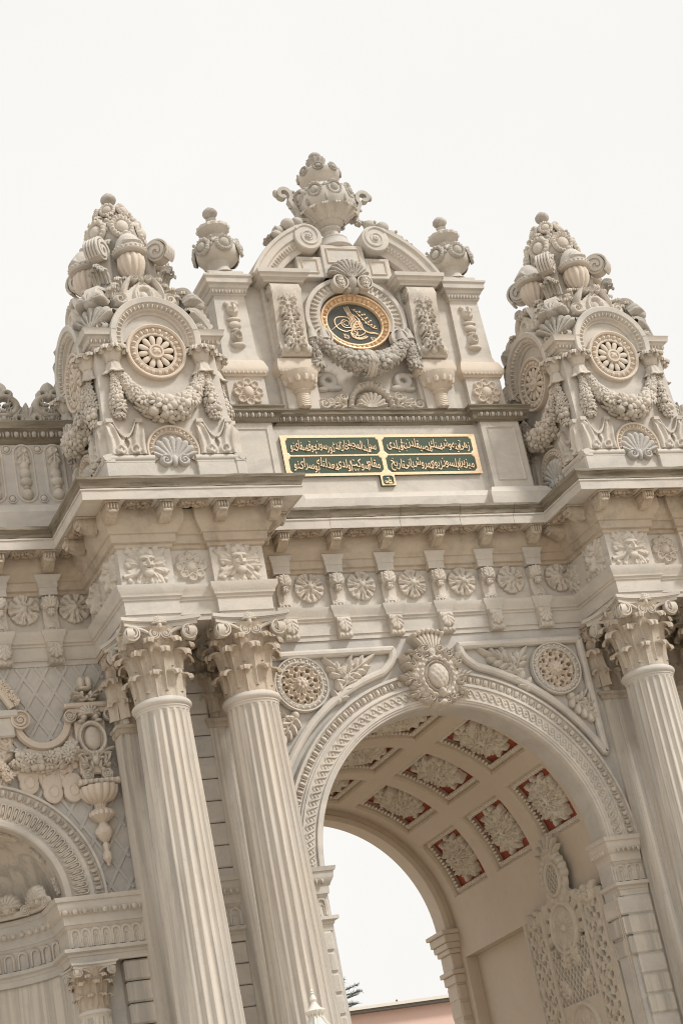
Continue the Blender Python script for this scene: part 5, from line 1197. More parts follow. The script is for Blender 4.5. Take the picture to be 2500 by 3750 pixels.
for o in ROS:
    for k in range(12):
        p = part('petal', PET, 'marble_warm', o, (.092*math.cos(2*PI*k/12+.13), -.03, .092*math.sin(2*PI*k/12+.13))); p.rotation_euler = (0, PI/2-(2*PI*k/12+.13), 0)
    part('hub', HUB, 'marble_warm', o, (0, -.01, 0)); part('painted_shade_disc', DK, 'deep_shadow', o, (0, -.058, 0))
# cornice at the corners and the arch over the rosette
m = MB(); m.sweep([(0, 2.20), (.02, 2.21), (.03, 2.24), (.05, 2.25), (.055, 2.27), (.10, 2.355), (.11, 2.37), (.15, 2.38), (.16, 2.44), (.175, 2.465), (0, 2.475)], [(-.855, -.60), (-.855, -.855), (-.60, -.855)][::1] if False else [(-.855, -.56), (-.855, -.855), (-.56, -.855)]); CC = four(m, 'corner_cornice', 'marble')
m = MB(); eggs_line(m, (-.94, -.935, 2.31), (-.57, -.935, 2.31), 6, .07, .08, .03); b = MB(); eggs_line(b, (0, 0, 0), (.37, 0, 0), 6, .07, .08, .03); m.merge(b, T(-.935, -.57, 2.31) @ RZ(-PI/2)); me = m.mesh('egg_band', 50)
for o in CC: part('egg_band', me, 'marble_carved', o)
m = MB(); m.revolve_arch([(.43, -.05), (.43, .03), (.45, .05), (.465, .05), (.475, .09), (.56, .13), (.57, .155), (.64, .165), (.655, .15), (.655, -.30)], 0, 0, -.22, PI+.22, 44); m.prism([(.44*math.cos(a), .44*math.sin(a)) for a in np.linspace(0, PI, 24)], -.01, .4)
AR = four(m, 'window_arch', 'marble', (0, -.86, 2.33))
m = MB(); eggs_arc(m, 0, 0, .525, -.15, PI+.15, 26, .085, .04, -.105); me = m.mesh('egg_band', 50)
for o in AR: part('egg_band', me, 'marble_carved', o)
# leafy capitals, drops and festoon on every face
for s in (-1, 1):
    m = MB(); c = (s*.64, -.93)
    cy = c[1]+.03; m.lathe([(.02, 1.985), (.09, 1.99), (.12, 2.05), (.15, 2.13), (.165, 2.19), (.10, 2.20)], 28, T(c[0], cy, 0), lambda A, z: 1+.06*np.cos(A*7))
    for k in range(5): m.merge(curl_leaf(.23, .17, .055, .05, lobes=2), T(c[0], cy, 1.97) @ RZ((k-2)*.72) @ T(0, -.085, 0))
    for k in range(4): b = MB(); volute(b, (0, 0, 0), .05, .05); m.merge(b, T(c[0], cy, 2.14) @ RZ((k-1.5)*.8) @ T(0, -.17, 0))
    m.lathe([(.05, 2.0), (.085, 1.98), (.105, 1.92), (.115, 1.86), (.165, 1.80), (.15, 1.79), (.06, 1.86)], 42, T(c[0], cy, 0), lambda A, z: 1+(.13*np.cos(A*6) if z < 1.9 else .05*np.cos(A*12))); four(m, 'leaf_capital', 'marble_carved')
    m = MB(); garland(m, [(s*(.66+.02*t), -.945, 1.84-.74*t) for t in np.linspace(0, 1, 12)], np.array([.055, .06, .065, .075, .085, .095, .105, .115, .12, .12, .10, .07]), 40+s, .6, per=4); four(m, 'fruit_drop', 'marble_carved')
m = MB(); xs_ = np.linspace(-.60, .60, 25); garland(m, [(x, -.95-.06*(1-(x/.6)**2), 1.22+.62*(abs(x)/.6)**2.6) for x in xs_], .06+.135*(1-(np.abs(xs_)/.6)**1.7), 12, .45, per=5)
for k in range(5): flower(m, (-.36+.18*k, -1.10-.03*(k % 2), 1.33-.06*math.cos((k-2)*.8)), .11+.02*(k % 2), frame_to((.3*math.sin(k*2), -1, .25*math.cos(k*3))), 9)
four(m, 'festoon', 'marble_carved')
# crest over the arch
def fc(X, Z):
    x = np.abs(X)
    return U_(spiral_field(x, Z, .36, .10, .11, .09), spiral_field(x, Z, .10, .46, .06, .08), ringf(X, Z, 0, .16, .13, .15, .035, .08), ell(X, Z, 0, .16, .07, .09, .07), leaf(x, Z, .30, .16, 1.75, .36, .05, 1, .25, .08, .05), leaf(x, Z, .02, .42, -1.0, .42, .045, 1, -.5, .08, .05), leaf(X, Z, 0, .33, PI/2, .20, .06, 2, 0, .07), np.where((Z > 0) & (Z < .40*(1-x/.48)+.05) & (x < .45), .03, -.05), leaf(x, Z, .18, .02, .1, .22, .05, 2, .2, .07))
m = MB(); relief(m, fc, -.5, .5, -.12, .55, 96, T(0, -.80, 2.93) @ RX(-.06), .10); four(m, 'arch_crest', 'marble_carved')
# corner scrolls on the diagonals
top = spiral_pts(.66, 4.02, .04, .175, 1.55, -.35-2*PI*1.55+PI, 1, 44)
low = spiral_pts(.92, 3.10, .21, .05, 1.5, PI*.72, -1, 36)
mid = np.array([(.49, 3.84), (.49, 3.64), (.55, 3.46), (.64, 3.35)])
path = np.concatenate([top, mid, low[2:]])
m = MB(); m.ribbon(path, np.interp(np.arange(len(path)), [0, 43, 48, len(path)-1], [.24, .24, .18, .22]), .045)
for ca_, cz_, rr_, ww_ in ((.66, 4.02, .15, .19), (.92, 3.10, .185, .17)):
    b = MB(); b.lathe([(.005, ww_/2), (rr_, ww_/2), (rr_, -ww_/2), (.005, -ww_/2)], 24, RX(PI/2)); m.merge(b, T(ca_, 0, cz_))
neck = np.array([(.40, 3.95), (.40, 3.70), (.44, 3.45), (.52, 3.25), (.60, 3.05), (.62, 2.89)]); m.ribbon(neck, .18, .22)
bb = MB(); bb.merge(m, RZ(-PI/2)); me = bb.mesh('corner_scroll', 30)
for k in range(4): part('corner_scroll', me, 'marble', TW, (0, 0, 0), PI/4+k*PI/2)
m = MB()
for k in range(5): m.merge(curl_leaf(.28-.03*abs(k-2), .10, .045, .04, lobes=3), T(-.10+.05*k, -.66, 3.50-.02*abs(k-2)) @ RX(.15))
me = m.mesh('scroll_leafage', 45)
for k in range(4): part('scroll_leafage', me, 'marble_weathered', TW, (0, 0, 0), PI/4+k*PI/2)
fs_ = lambda X, Z: U_(shellf(X, Z, 0, .02, .25, .11, 7, .1, PI-.1), ell(X, Z, 0, .02, .09, .07, .10))
m = MB(); relief(m, fs_, -.26, .26, -.05, .28, 44, T(0, -1.12, 2.92) @ RX(-.35), .10); me = m.mesh('scroll_shell', 45)
for k in range(4): part('scroll_shell', me, 'marble_weathered', TW, (0, 0, 0), PI/4+k*PI/2)
m = MB()
for k in range(5): a = np.linspace(-.9, 2.4, 16); m.tube(np.stack([np.full(16, -.095+.0475*k), -.66-.185*np.sin(a), 4.02+.185*np.cos(a)], 1), .023, 6)
me = m.mesh('scroll_reeding', 45)
for k in range(4): part('scroll_reeding', me, 'marble', TW, (0, 0, 0), PI/4+k*PI/2)
# loose leafage filling the slopes between scrolls
m = MB(); lr_ = random.Random(21)
for s in (-1, 1):
    for q_ in range(4): m.merge(curl_leaf(.20, .12, .04, .03, lobes=3), T(s*(.26+.07*q_), -.60-.02*q_, 3.30-.11*q_) @ RZ(s*.5) @ RX(.25))
    m.merge(curl_leaf(.22, .13, .04, .02, lobes=3), T(s*.16, -.50, 3.42) @ RY(s*-.5))
    for q_ in range(5): m.merge(curl_leaf(lr_.uniform(.14, .22), .12, .04, .03, lobes=3), T(s*lr_.uniform(.45, .72), -.66-lr_.uniform(0, .1), 2.90+.05*q_) @ RZ(lr_.uniform(-.6, .6)) @ RX(.1))
for q_ in range(5): m.merge(curl_leaf(.16, .10, .035, .04, lobes=2), T(-.16+.08*q_, -.50, 3.40) @ RX(.1))
four(m, 'roof_leafage', 'marble_carved')
# covered cups on each side
m = MB(); m.lathe([(.01, 3.50), (.04, 3.51), (.10, 3.57), (.165, 3.66), (.20, 3.77), (.195, 3.87), (.16, 3.92), (.12, 3.93)], 84, T(0, -.52, 0), lambda A, z: .84+.20*np.abs(np.cos(A*6))**.7)
CP = four(m, 'covered_cup', 'marble_warm')
m = MB(); m.lathe([(.01, 3.92), (.18, 3.925), (.235, 3.94), (.25, 3.965), (.235, 3.99), (.238, 4.02), (.215, 4.03), (.195, 4.10), (.165, 4.18), (.10, 4.26), (.03, 4.29), (.03, 4.30), (.045, 4.33), (.03, 4.36), (.002, 4.365)], 36, T(0, -.52, 0)); 
for k in range(22): a = 2*PI*k/22; m.ball((.24*math.cos(a), -.52+.24*math.sin(a), 3.995), .02, None, SPHS)
relief(m, lambda X, Z: shellf(X, Z, 0, 0, .15, .05, 7, .0, PI), -.17, .17, 0, .17, 34, T(0, -.715, 4.05) @ RX(-.5), .05); me = m.mesh('cup_lid', 40)
for o in CP: part('cup_lid', me, 'marble', o)
# fan acroteria at the corners
def fa(X, Z): return U_(shellf(X, Z, 0, .04, .43, .14, 7, .55, PI-.55), ell(X, Z, 0, .04, .13, .10, .13), spiral_field(np.abs(X), Z, .15, .07, .08, .12))
m = MB(); relief(m, fa, -.32, .32, 0, .5, 60, T(0, -1.10, 2.47) @ RX(-.10), .05); b = MB(); relief(b, fa, -.32, .32, 0, .5, 40, RZ(PI), .05); m.merge(b, T(0, -1.03, 2.47) @ RX(-.10)); me = m.mesh('fan_acroterion', 45)
for k in range(4): part('fan_acroterion', me, 'marble_weathered', TW, (0, 0, 0), PI/4+k*PI/2)
dup(TW, None, (TX, TY, 12.0), label='festooned marble tower with rosette window, beyond the central pediment from the niche wing')

# ------------------------------------------------------------------ side wings
def attic_wing(parent, xa, xb, x_first, n, sgn):
    # local x measured from root (0 = wing wall plane at y 0); panels march away from the tower
    m = MB(); m.box(xa, xb, .03, .7, 11.99, 13.6); part('parapet_wall', m, 'marble_grey', parent)
    m = MB(); m.sweep([(0, 11.98), (.16, 11.98), (.16, 12.40), (.13, 12.44), (.10, 12.52), (.03, 12.56), (0, 12.57)], [(xa, .03), (xb, .03)]); part('parapet_plinth', m, 'marble', parent)
    m = MB(); m.sweep([(0, 13.49), (.02, 13.51), (.04, 13.54), (.045, 13.56), (.09, 13.66), (.10, 13.68), (.125, 13.70), (.13, 13.76), (.15, 13.79), (.15, 13.81), (0, 13.82)], [(xa, .03), (xb, .03)]); m.box(xa, xb, .02, .6, 13.6, 13.815); cn = part('parapet_cornice', m, 'cornice_grimed', parent)
    m = MB(); eggs_line(m, (xa, -.05, 13.615), (xb, -.05, 13.615), int((xb-xa)/.125), .09, .10, .04); part('egg_band', m, 'marble_weathered', cn)
    m = MB(); m.box(xa, xb, .12, .30, 13.815, 13.90); part('cresting_rail', m, 'marble_weathered', parent)
    def fdrop(X, Z): return U_(ell(X, Z, 0, .33, .085, .085, .07), ringf(X, Z, 0, .33, .04, .04, .015, .08), leaf(X, Z, 0, .30, -PI/2, .14, .11, 3, 0, .08), ell(X, Z, 0, .10, .07, .10, .07), ell(X, Z, -.05, .16, .05, .04, .06), ell(X, Z, .05, .16, .05, .04, .06), ell(X, Z, 0, -.02, .085, .09, .08), ell(X, Z, 0, -.14, .09, .08, .08), ell(X, Z, 0, -.23, .05, .03, .06), ell(X, Z, 0, -.33, .085, .085, .08))
    m = MB(); relief(m, fdrop, -.12, .12, -.44, .44, 84, None, .02); DR = m.mesh('panel_drop', 50)
    m = MB(); h = .30; w = .135; P = [(w*math.cos(a), 0, h+w*math.sin(a)) for a in np.linspace(0, PI, 12)]+[(w*math.cos(a), 0, -h+w*math.sin(a)) for a in np.linspace(PI, 2*PI, 12)]
    m.tube(np.array(P), .022, 6, True); PF = m.mesh('panel_frame', 50)
    m = MB(); m.ball((0, 0, 0), (.045, .03, .045)); m.tube(np.array([(.06*math.cos(a), 0, .06*math.sin(a)) for a in np.linspace(0, 2*PI, 16, endpoint=False)]), .01, 5, True); BT = m.mesh('round_boss', 50)
    def fcr(X, Z):
        x = np.abs(X)
        o = U_(ringf(X, Z, 0, .29, .21, .155, .04, .06), leaf(X, Z, 0, .46, PI/2, .19, .10, 1, 0, .05, .1), ringf(x, Z, .085, .47, .06, .05, .03, .06), spiral_field(x, Z, .08, .20, .06, .07), spiral_field(x, Z, .10, .06, .06, .07), leaf(x, Z, .04, .04, .25, .26, .05, 2, .5, .06, .1), ell(x, Z, .12, .42, .07, .04, .06), ell(X, Z, 0, .20, .045, .05, .07), ell(X, Z, 0, .08, .05, .06, .06), ell(X, Z, 0, .42, .05, .04, .07), leaf(x, Z, .12, .22, 1.9, .2, .05, 2, -.3, .05), np.where((Z < .03) & (Z > -.02) & (x < .28), .04, -.02), ringf(x, Z, .22, .07, .05, .055, .03, .06), ell(x, Z, .06, .30, .05, .03, .05))
        return o
    m = MB(); relief(m, fcr, -.31, .31, -.02, .68, 88, None, .05); b = MB(); relief(b, fcr, -.31, .31, -.02, .68, 60, RZ(PI), .0); m.merge(b, T(0, .05, 0)); CR = m.mesh('openwork_crest', 50)
    def fpa(X, Z): return U_(*[leaf(X, Z, 0, .03, PI/2+(k-2)*.34, .30-.03*abs(k-2), .05, 1, 0, .05, .1) for k in range(5)], ell(X, Z, 0, .04, .10, .05, .06))
    m = MB(); relief(m, fpa, -.2, .2, 0, .36, 44, None, .05); PM = m.mesh('palmette', 50)
    for k in range(n):
        x = x_first+sgn*.442*k
        part('panel_frame', PF, 'marble', parent, (x, .03, 13.05)); part('panel_drop', DR, 'marble_carved', parent, (x, .028, 13.05))
        for z in (13.42, 12.66): part('round_boss', BT, 'marble', parent, (x+sgn*.221, .02, z))
    for k in range(int(n*.442/.70)+1):
        x = x_first-sgn*.10+sgn*.70*k; part('openwork_crest', CR, 'marble_weathered', parent, (x, .18, 13.89)); part('palmette', PM, 'marble_weathered', parent, (x+sgn*.35, .20, 13.89))
def wing_ent(parent, xa, xb, xs0, n, sgn):
    m = MB(); m.sweep(ENT, [(xa, 0), (xb, 0)], caps=False); m.box(xa, xb, .01, .6, 10.19, 11.99); e = part('entablature', m, 'marble', parent)
    m = MB(); m.sweep(BED, [(xa, 0), (xb, 0)], caps=False); part('bed_moulding', m, 'marble_bed', e)
    m = MB(); m.sweep(CORONA, [(xa, 0), (xb, 0)], caps=False, rough=.0018); part('corona', m, 'marble', e)
    m = MB(); m.sweep(CROWN, [(xa, 0), (xb, 0)], caps=False, rough=.004); part('cornice_crown', m, 'cornice_grimed', e)
    for k in range(n):
        x = xs0+sgn*.70*k
        o = part('frieze_rosette', FR[(k+1) % 4], 'marble_carved', parent, (x, -.002, 10.985)); o.rotation_euler.y = rnd.uniform(-.4, .4)
        xc = x+sgn*.35
        part('frieze_console', CONSOLE, 'marble_carved', parent, (xc, -.002, 10.67)); part('architrave_bracket', ABRK, 'marble_carved', parent, (xc, -.01, 10.185)); part('modillion', MOD, 'marble_stained', parent, (xc, -.195, 11.545)); part('soffit_carving', SOFP, 'marble_sooted', parent, (x, -.24, 11.662), scale=(.88, 1, 1))
        m = MB(); m.sweep([(0, 11.155), (.055, 11.16), (.055, 11.265), (.065, 11.27), (.07, 11.345), (.085, 11.36), (.12, 11.42), (.12, 11.435), (0, 11.45)], [(xc-.07, .05), (xc-.07, -.07), (xc+.07, -.07), (xc+.07, .05)]); part('capping_block', m, 'marble', parent)
        m = MB(); m.sweep([(0, 10.455), (.03, 10.46), (.035, 10.485), (.05, 10.50), (.055, 10.54), (.09, 10.60), (.095, 10.655), (0, 10.668)], [(xc-.075, .05), (xc-.075, -.04), (xc+.075, -.04), (xc+.075, .05)]); part('string_block', m, 'marble', parent)
NX = -6.60                                                      # niche centre line
WG = thing('wing_wall', 'niche wing of the gate with raised diamond lattice, shell niche and openwork parapet', 'wall', (NX, WY, 0))
xr = -4.60-NX; xl = -3.4
wing_ent(WG, xl, xr, -4.90-NX, 4, -1)
attic_wing(WG, xl, xr+.3, -4.865-NX, 6, -1)
# lattice wall with niche arch opening (radius 1.05)
RN = 1.04; ZN = 7.03
m = MB(); A = np.linspace(0, PI, 41); xs = RN*np.cos(A); zs = ZN+RN*np.sin(A)
m.grid(np.stack([np.stack([xs, np.full(41, .012), zs], 1), np.stack([xs, np.full(41, .012), np.full(41, 10.2)], 1)], 1), flip=True); m.box(RN, xr+.1, .012, .5, 0, 10.2); m.box(xl, -RN, .012, .5, 0, 10.2); part('lattice_ground', m, 'marble_grey', WG)
dxl, dzl = .262, .41
m = None
import itertools
for fam in (1, -1):
    for k in range(-14, 18):
        # line x = k*dxl + fam*(z-10.0)*dxl/dzl ; clip to wall region
        pts = []
        for z in np.linspace(7.03, 10.17, 140):
            x = (k*dxl+.5*dxl*0)+fam*(z-10.03)*dxl/dzl+(-5.456-NX)
            ok = (-3.2 < x < xr-.02) and (math.hypot(x, z-ZN) > 1.60)
            if ok: pts.append((x, z))
            elif len(pts) > 3: break
            else: pts = []
        if len(pts) > 3:
            (x0, z0), (x1, z1) = pts[0], pts[-1]; m = MB(); L = math.hypot(x1-x0, z1-z0); a = math.atan2(z1-z0, x1-x0)
            m.box(0, L, -.006 if fam > 0 else -.004, .02, -.022, .022, .004); b = MB(); b.merge(m, T(x0, 0, z0) @ RY(-a)); part('lattice_fillet', b, 'marble_grey', WG)
# niche archivolt
m = MB(); m.revolve_arch([(1.04, -.05), (1.04, .08), (1.06, .10), (1.11, .105), (1.13, .09), (1.14, .07), (1.18, .045), (1.36, .05), (1.40, .075), (1.42, .08), (1.43, .055), (1.55, .05), (1.56, .085), (1.59, .09), (1.60, .06), (1.60, 0)], 0, ZN, 0, PI, 64); NA = part('niche_archivolt', m, 'marble', WG)
m = MB(); eggs_arc(m, 0, ZN, 1.49, .02, PI-.02, 40, .105, .055, -.065, None, .26); part('bead_band', m, 'marble_carved', NA)
m = MB()
for k in range(46):
    a = .02+(PI-.04)*(k+.5)/46; M = T(1.265*math.cos(a), -.055, ZN+1.265*math.sin(a)) @ RY(-(a-PI/2))
    P = [(.03, 0, -.10)]+[(.03*math.cos(q), -.01, .06+.03*math.sin(q)) for q in np.linspace(0, PI, 7)]+[(-.03, 0, -.10)]; m.tube(np.array(P), .012, 5, M=M); m.ball((0, 0, .0), (.02, .03, .07), M, SPHS)
part('tongue_band', m, 'marble_carved', NA)
# niche recess: half cylinder and half dome
m = MB(); A = np.linspace(0, PI, 33); zz = np.linspace(0, ZN, 3); G = np.zeros((33, 3, 3)); RI = 1.06
G[:, :, 0] = (RI*np.cos(A))[:, None]; G[:, :, 1] = (.0+RI*.95*np.sin(A))[:, None]+.02; G[:, :, 2] = zz[None, :]; m.grid(G, flip=False)
Bq = np.linspace(0, PI/2, 14); G = np.zeros((33, 14, 3)); G[:, :, 0] = RI*np.cos(A)[:, None]*np.cos(Bq)[None, :]; G[:, :, 1] = RI*.95*np.sin(A)[:, None]*np.cos(Bq)[None, :]+.02; G[:, :, 2] = ZN+RI*np.sin(Bq)[None, :]; m.grid(G)
NI = part('niche', m, 'marble_streaked', WG)
m = MB(); m.box(xl, xr, .51, 1.7, 8.2, 11.98); m.box(1.12, xr, .51, 1.7, 0, 8.199); m.box(xl, -1.12, .51, 1.7, 0, 8.199); m.box(-1.119, 1.119, 1.15, 1.7, 0, 8.199); part('wall_core', m, 'marble_grey', WG)
NIMP = [(d*.8, z) for d, z in IMP]
m = MB(); pth = [(RI*.985*math.cos(a), .02+RI*.93*math.sin(a)) for a in np.linspace(PI-.25, .25, 22)]; m.sweep(NIMP, pth, caps=False); part('niche_impost', m, 'marble_grey', NI)
for k in range(20):
    a = .3+(PI-.6)*(k+.5)/20; m = MB(); m.ball((0, 0, 0), (.04, .03, .04), T(RI*.90*math.cos(a), .02+RI*.85*math.sin(a), 6.80), SPHS); part('niche_egg', m, 'marble_carved', NI)
for k in range(14):
    a = .3+(PI-.6)*(k+.5)/14; M = T(RI*.965*math.cos(a), .02+RI*.91*math.sin(a), 0) @ RZ(a-PI/2); w = .06; m = MB()
    P = [(w, 0, 6.37)]+[(w*math.cos(q), 0, 6.52+w*math.sin(q)) for q in np.linspace(0, PI, 7)]+[(-w, 0, 6.37)]; m.tube(np.array(P), .016, 5, M=M); part('blind_arch', m, 'marble_carved', NI)

m = MB()
for k in range(5):
    a = .35+(PI-.7)*k/4; b = MB(); relief(b, lambda X, Z: U_(shellf(X, Z, 0, 0, .20, .09, 9, -.1, PI+.1), ell(X, Z, 0, -.02, .07, .06, .08), spiral_field(np.abs(X), Z, .07, -.02, .05, .08)), -.22, .22, -.08, .22, 40, None, .03); m.merge(b, T(.80*math.cos(a), .05+.74*math.sin(a), 7.12) @ RZ(a-PI/2))
    m.tube(np.array([(.86*math.cos(q), .03+.80*math.sin(q), 7.04) for q in np.linspace(a-.3, a+.3, 6)]), .045, 7); b = MB(); volute(b, (0, 0, 0), .07, .06); m.merge(b, T(.82*math.cos(a-.3), .02+.76*math.sin(a-.3), 7.05) @ RZ(a-PI/2))
part('niche_shell', m, 'marble_carved', NI)
m = MB()
for k in range(7):
    a = PI*(k+.5)/7; b = MB(); garland(b, [(-.10, 0, 0), (.10, 0, 0)], .045, k, .5, (0, -.3, -1), 5); m.merge(b, T(1.03*math.cos(a), .16, ZN+1.03*math.sin(a)) @ RY(-(a-PI/2)))
part('soffit_flowers', m, 'marble_carved', NI)
# impost, small column and rusticated strip at the wing's inner edge
m = MB(); m.sweep(IMP, [(RN-.06, .45), (RN-.06, -.18), (xr+.05, -.18)]); m.box(RN-.05, xr+.05, -.17, .4, 6.17, 6.985); WI = part('wing_impost', m, 'marble', WG)
m = MB(); eggs_line(m, (RN-.16, -.28, 6.80), (xr+.05, -.28, 6.80), 9, .08, .08, .035); part('egg_band', m, 'marble_carved', WI)
for k in range(8): m = MB(); arcade(m, RN-.04+.1325*k, RN-.04+.1325*(k+1), 1, 6.37, 6.60, -.185); part('blind_arch', m, 'marble_carved', WI)
z1 = 6.15; k = 0
while z1 > .4:
    m = MB(); m.box(xr-.36, xr+.1, -.17, .2, z1-.262, z1, .025); part('quoin_block', m, 'marble_streaked', WG); z1 -= .275; k += 1
sc_ = .56
CL = part('niche_column', SH, 'marble_streaked', WG, (RN+.18, -.06, 6.15-10.187*sc_), scale=(sc_, sc_, sc_))
cp = part('column_capital', CAPM, 'marble_stained', CL); part('abacus', ABM, 'marble_stained', CL); part('astragal', AST, 'marble', CL)
for v in VOL.values(): part('volute', v, 'marble_stained', CL)
m = MB(); m.box(RN-.05, RN+.45, -.35, .3, 0, 1.86, .02); part('column_pedestal', m, 'marble', WG)
# hanging trophy ornament
ox = -4.93-NX
m = MB(); m.box(ox-.21, ox+.21, -.10, .05, 8.62, 9.36, .02); m.box(ox-.33, ox+.33, -.16, .05, 9.53, 9.60, .02); m.box(ox-.28, ox+.28, -.12, .05, 9.46, 9.535, .01); TR = part('trophy_pendant', m, 'marble_warm', WG)
m = MB()
for s in (-1, 1): volute(m, (ox+s*.27, -.13, 9.41), .085, .10, None, s); volute(m, (ox+s*.13, -.12, 8.60), .075, .07, None, -s)
def ftr(X, Z):
    x = np.abs(X)
    return U_(ell(X, Z, 0, .10, .12, .17, .09), ringf(X, Z, 0, .10, .17, .21, .03, .08), leaf(x, Z, .03, -.18, .9, .26, .09, 3, -.4, .09), leaf(x, Z, .04, -.32, .4, .24, .09, 3, .5, .09), ell(X, Z, 0, -.20, .06, .08, .09), shellf(X, Z, 0, .42, .17, .09, 9), ell(x, Z, .08, .39, .05, .04, .09), leaf(x, Z, .02, .62, 1.1, .20, .08, 3, -.4, .08), ell(x, Z, .05, .88, .055, .09, .08), ell(X, Z, 0, .80, .10, .03, .08), ell(x, Z, .12, .34, .06, .03, .08))
relief(m, ftr, -.28, .28, -.42, 1.02, 150, T(ox, -.10, 9.0), .1); part('trophy_carving', m, 'marble_carved', TR)
m = MB(); m.tube(np.array([(ox-.28, -.14, 8.50), (ox+.28, -.14, 8.50)]), .045, 10)
for k in range(8): m.ball((ox-.25+.071*k, -.17, 8.50), (.028, .04, .042), None, SPHS)
m.lathe([(.25, 8.44), (.25, 8.40), (.24, 8.34), (.18, 8.26), (.08, 8.22), (.07, 8.17), (.10, 8.15), (.16, 8.11), (.165, 8.06), (.10, 8.0), (.05, 7.97), (.06, 7.94), (.11, 7.88), (.115, 7.82), (.07, 7.74), (.03, 7.71), (.05, 7.66), (.035, 7.60), (.06, 7.55), (.06, 7.49), (.02, 7.43), (.025, 7.41), (.002, 7.385)], 84, T(ox, -.04, 0), lambda A, z: .94+(.13*np.abs(np.cos(A*7))**.7 if z > 8.05 else .08+.05*np.cos(A*6+z*20))); part('drop_finial', m, 'marble_warm', TR)
# looped drapery, flowers and lambrequin tabs beside it
m = MB(); cx, cz = -5.56-NX, 9.42; pts = [(cx+.33*math.cos(a), -.06, cz+.34*math.sin(a)) for a in np.linspace(PI+.15, 2*PI-.15, 18)]; m.tube(np.array(pts), .03, 6)
m.tube(np.array([(cx+.36*math.cos(a), -.05, cz+.38*math.sin(a)) for a in np.linspace(PI+.1, 2*PI-.1, 18)]), .045, 6); b = MB(); volute(b, (0, 0, 0), .13, .14); m.merge(b, T(cx-.30, -.08, cz+.0)); SW = part('drapery_loop', m, 'marble_warm', WG)
m = MB(); garland(m, [(cx-.42+.80*t, -.09, 8.90-.12*math.sin(PI*t)+.08*t) for t in np.linspace(0, 1, 8)], .13, 77, .5, per=6)
for q_ in range(3): flower(m, (cx-.26+.25*q_, -.24, 8.86), .085, None, 9)
part('rose_garland', m, 'marble_carved', SW)
for px_, pz_ in ((-5.83, 8.56), (-5.53, 8.42), (-5.26, 8.42)):
    def flq(X, Z): return U_(ell(X, Z, 0, 0, .13, .14, .03, .02), ell(X, Z, 0, .12, .14, .14, .02, .02), ringf(X, Z, 0, .02, .06, .07, .018, .06), ell(X, Z, 0, .02, .03, .04, .05))
    m = MB(); relief(m, flq, -.16, .16, -.16, .28, 80, T(px_-NX, -.02, pz_), .02); part('lambrequin_tab', m, 'marble_warm', WG)
m = MB()
def fsc(X, Z):
    F = [leaf(X, Z, cx-.30, 8.95, -.9, .42, .12, 4, .3, .05), leaf(X, Z, cx+.10, 8.86, -1.3, .40, .12, 4, -.2, .05), leaf(X, Z, cx+.40, 8.95, -2.0, .40, .11, 4, -.3, .05), leaf(X, Z, cx-.05, 8.9, -1.9, .36, .11, 4, .2, .05), spiral_field(X, Z, cx-.42, 8.80, .11, .06), spiral_field(X, Z, cx-.50, 9.18, .10, .06), leaf(X, Z, cx-.38, 9.3, 2.3, .40, .12, 4, .4, .06), leaf(X, Z, cx-.40, 9.0, 2.9, .40, .13, 4, -.3, .06), spiral_field(X, Z, cx-.62, 8.95, .12, .06), ell(X, Z, cx, 8.98, .36, .10, .04), leaf(X, Z, cx-.55, 8.75, -2.2, .40, .12, 4, .2, .05), spiral_field(X, Z, cx-.75, 9.15, .10, .06), ell(X, Z, cx+.36, 9.0, .07, .20, .06)]
    return U_(*F)
relief(m, fsc, cx-1.0, cx+.48, 8.36, 9.6, 150, T(0, -.01, 0), .01); part('scrolled_foliage', m, 'marble_warm', WG)
# console block beyond, at the edge of the niche axis
m = MB(); m.box(-.35, .72, -.16, .03, 9.46, 9.56, .02); m.box(-.30, .66, -.12, .03, 9.20, 9.47, .02); part('niche_entablature', m, 'marble', WG)
m = MB(); garland(m, [(.55+.20*t, -.08, 9.95-.30*t) for t in np.linspace(0, 1, 6)], .07, 8, .55); m.tube(np.array([(.35, -.08, 9.98), (.55, -.08, 9.80), (.66, -.08, 9.60)]), .05, 8); part('pediment_swag', m, 'marble_warm', WG)
m = MB(); garland(m, [(.30, -.10, 9.15), (.38, -.10, 8.85), (.52, -.10, 8.65)], .08, 18, .55); part('side_drop', m, 'marble_warm', WG)
# far wing: only its entablature and parapet rise into view
WR = thing('wing_wall', 'wing wall with openwork parapet, beyond the outermost column from the arch', 'wall', (-NX, WY, 0))
xr2 = 4.60+NX
wing_ent(WR, xr2, 3.4, 4.86+NX, 2, 1); attic_wing(WR, xr2-.3, 3.4, 4.865+NX, 3, 1); m = MB(); m.box(xr2-.05, 3.4, .012, .5, 0, 10.2); part('wall_face', m, 'marble_grey', WR)

# ------------------------------------------------------------------ open gate leaf of carved lattice
GL = thing('gate_leaf', 'open carved gate leaf with lattice panels and scrolled foliage against the passage wall', 'gate', (2.16, 1.68, 0))
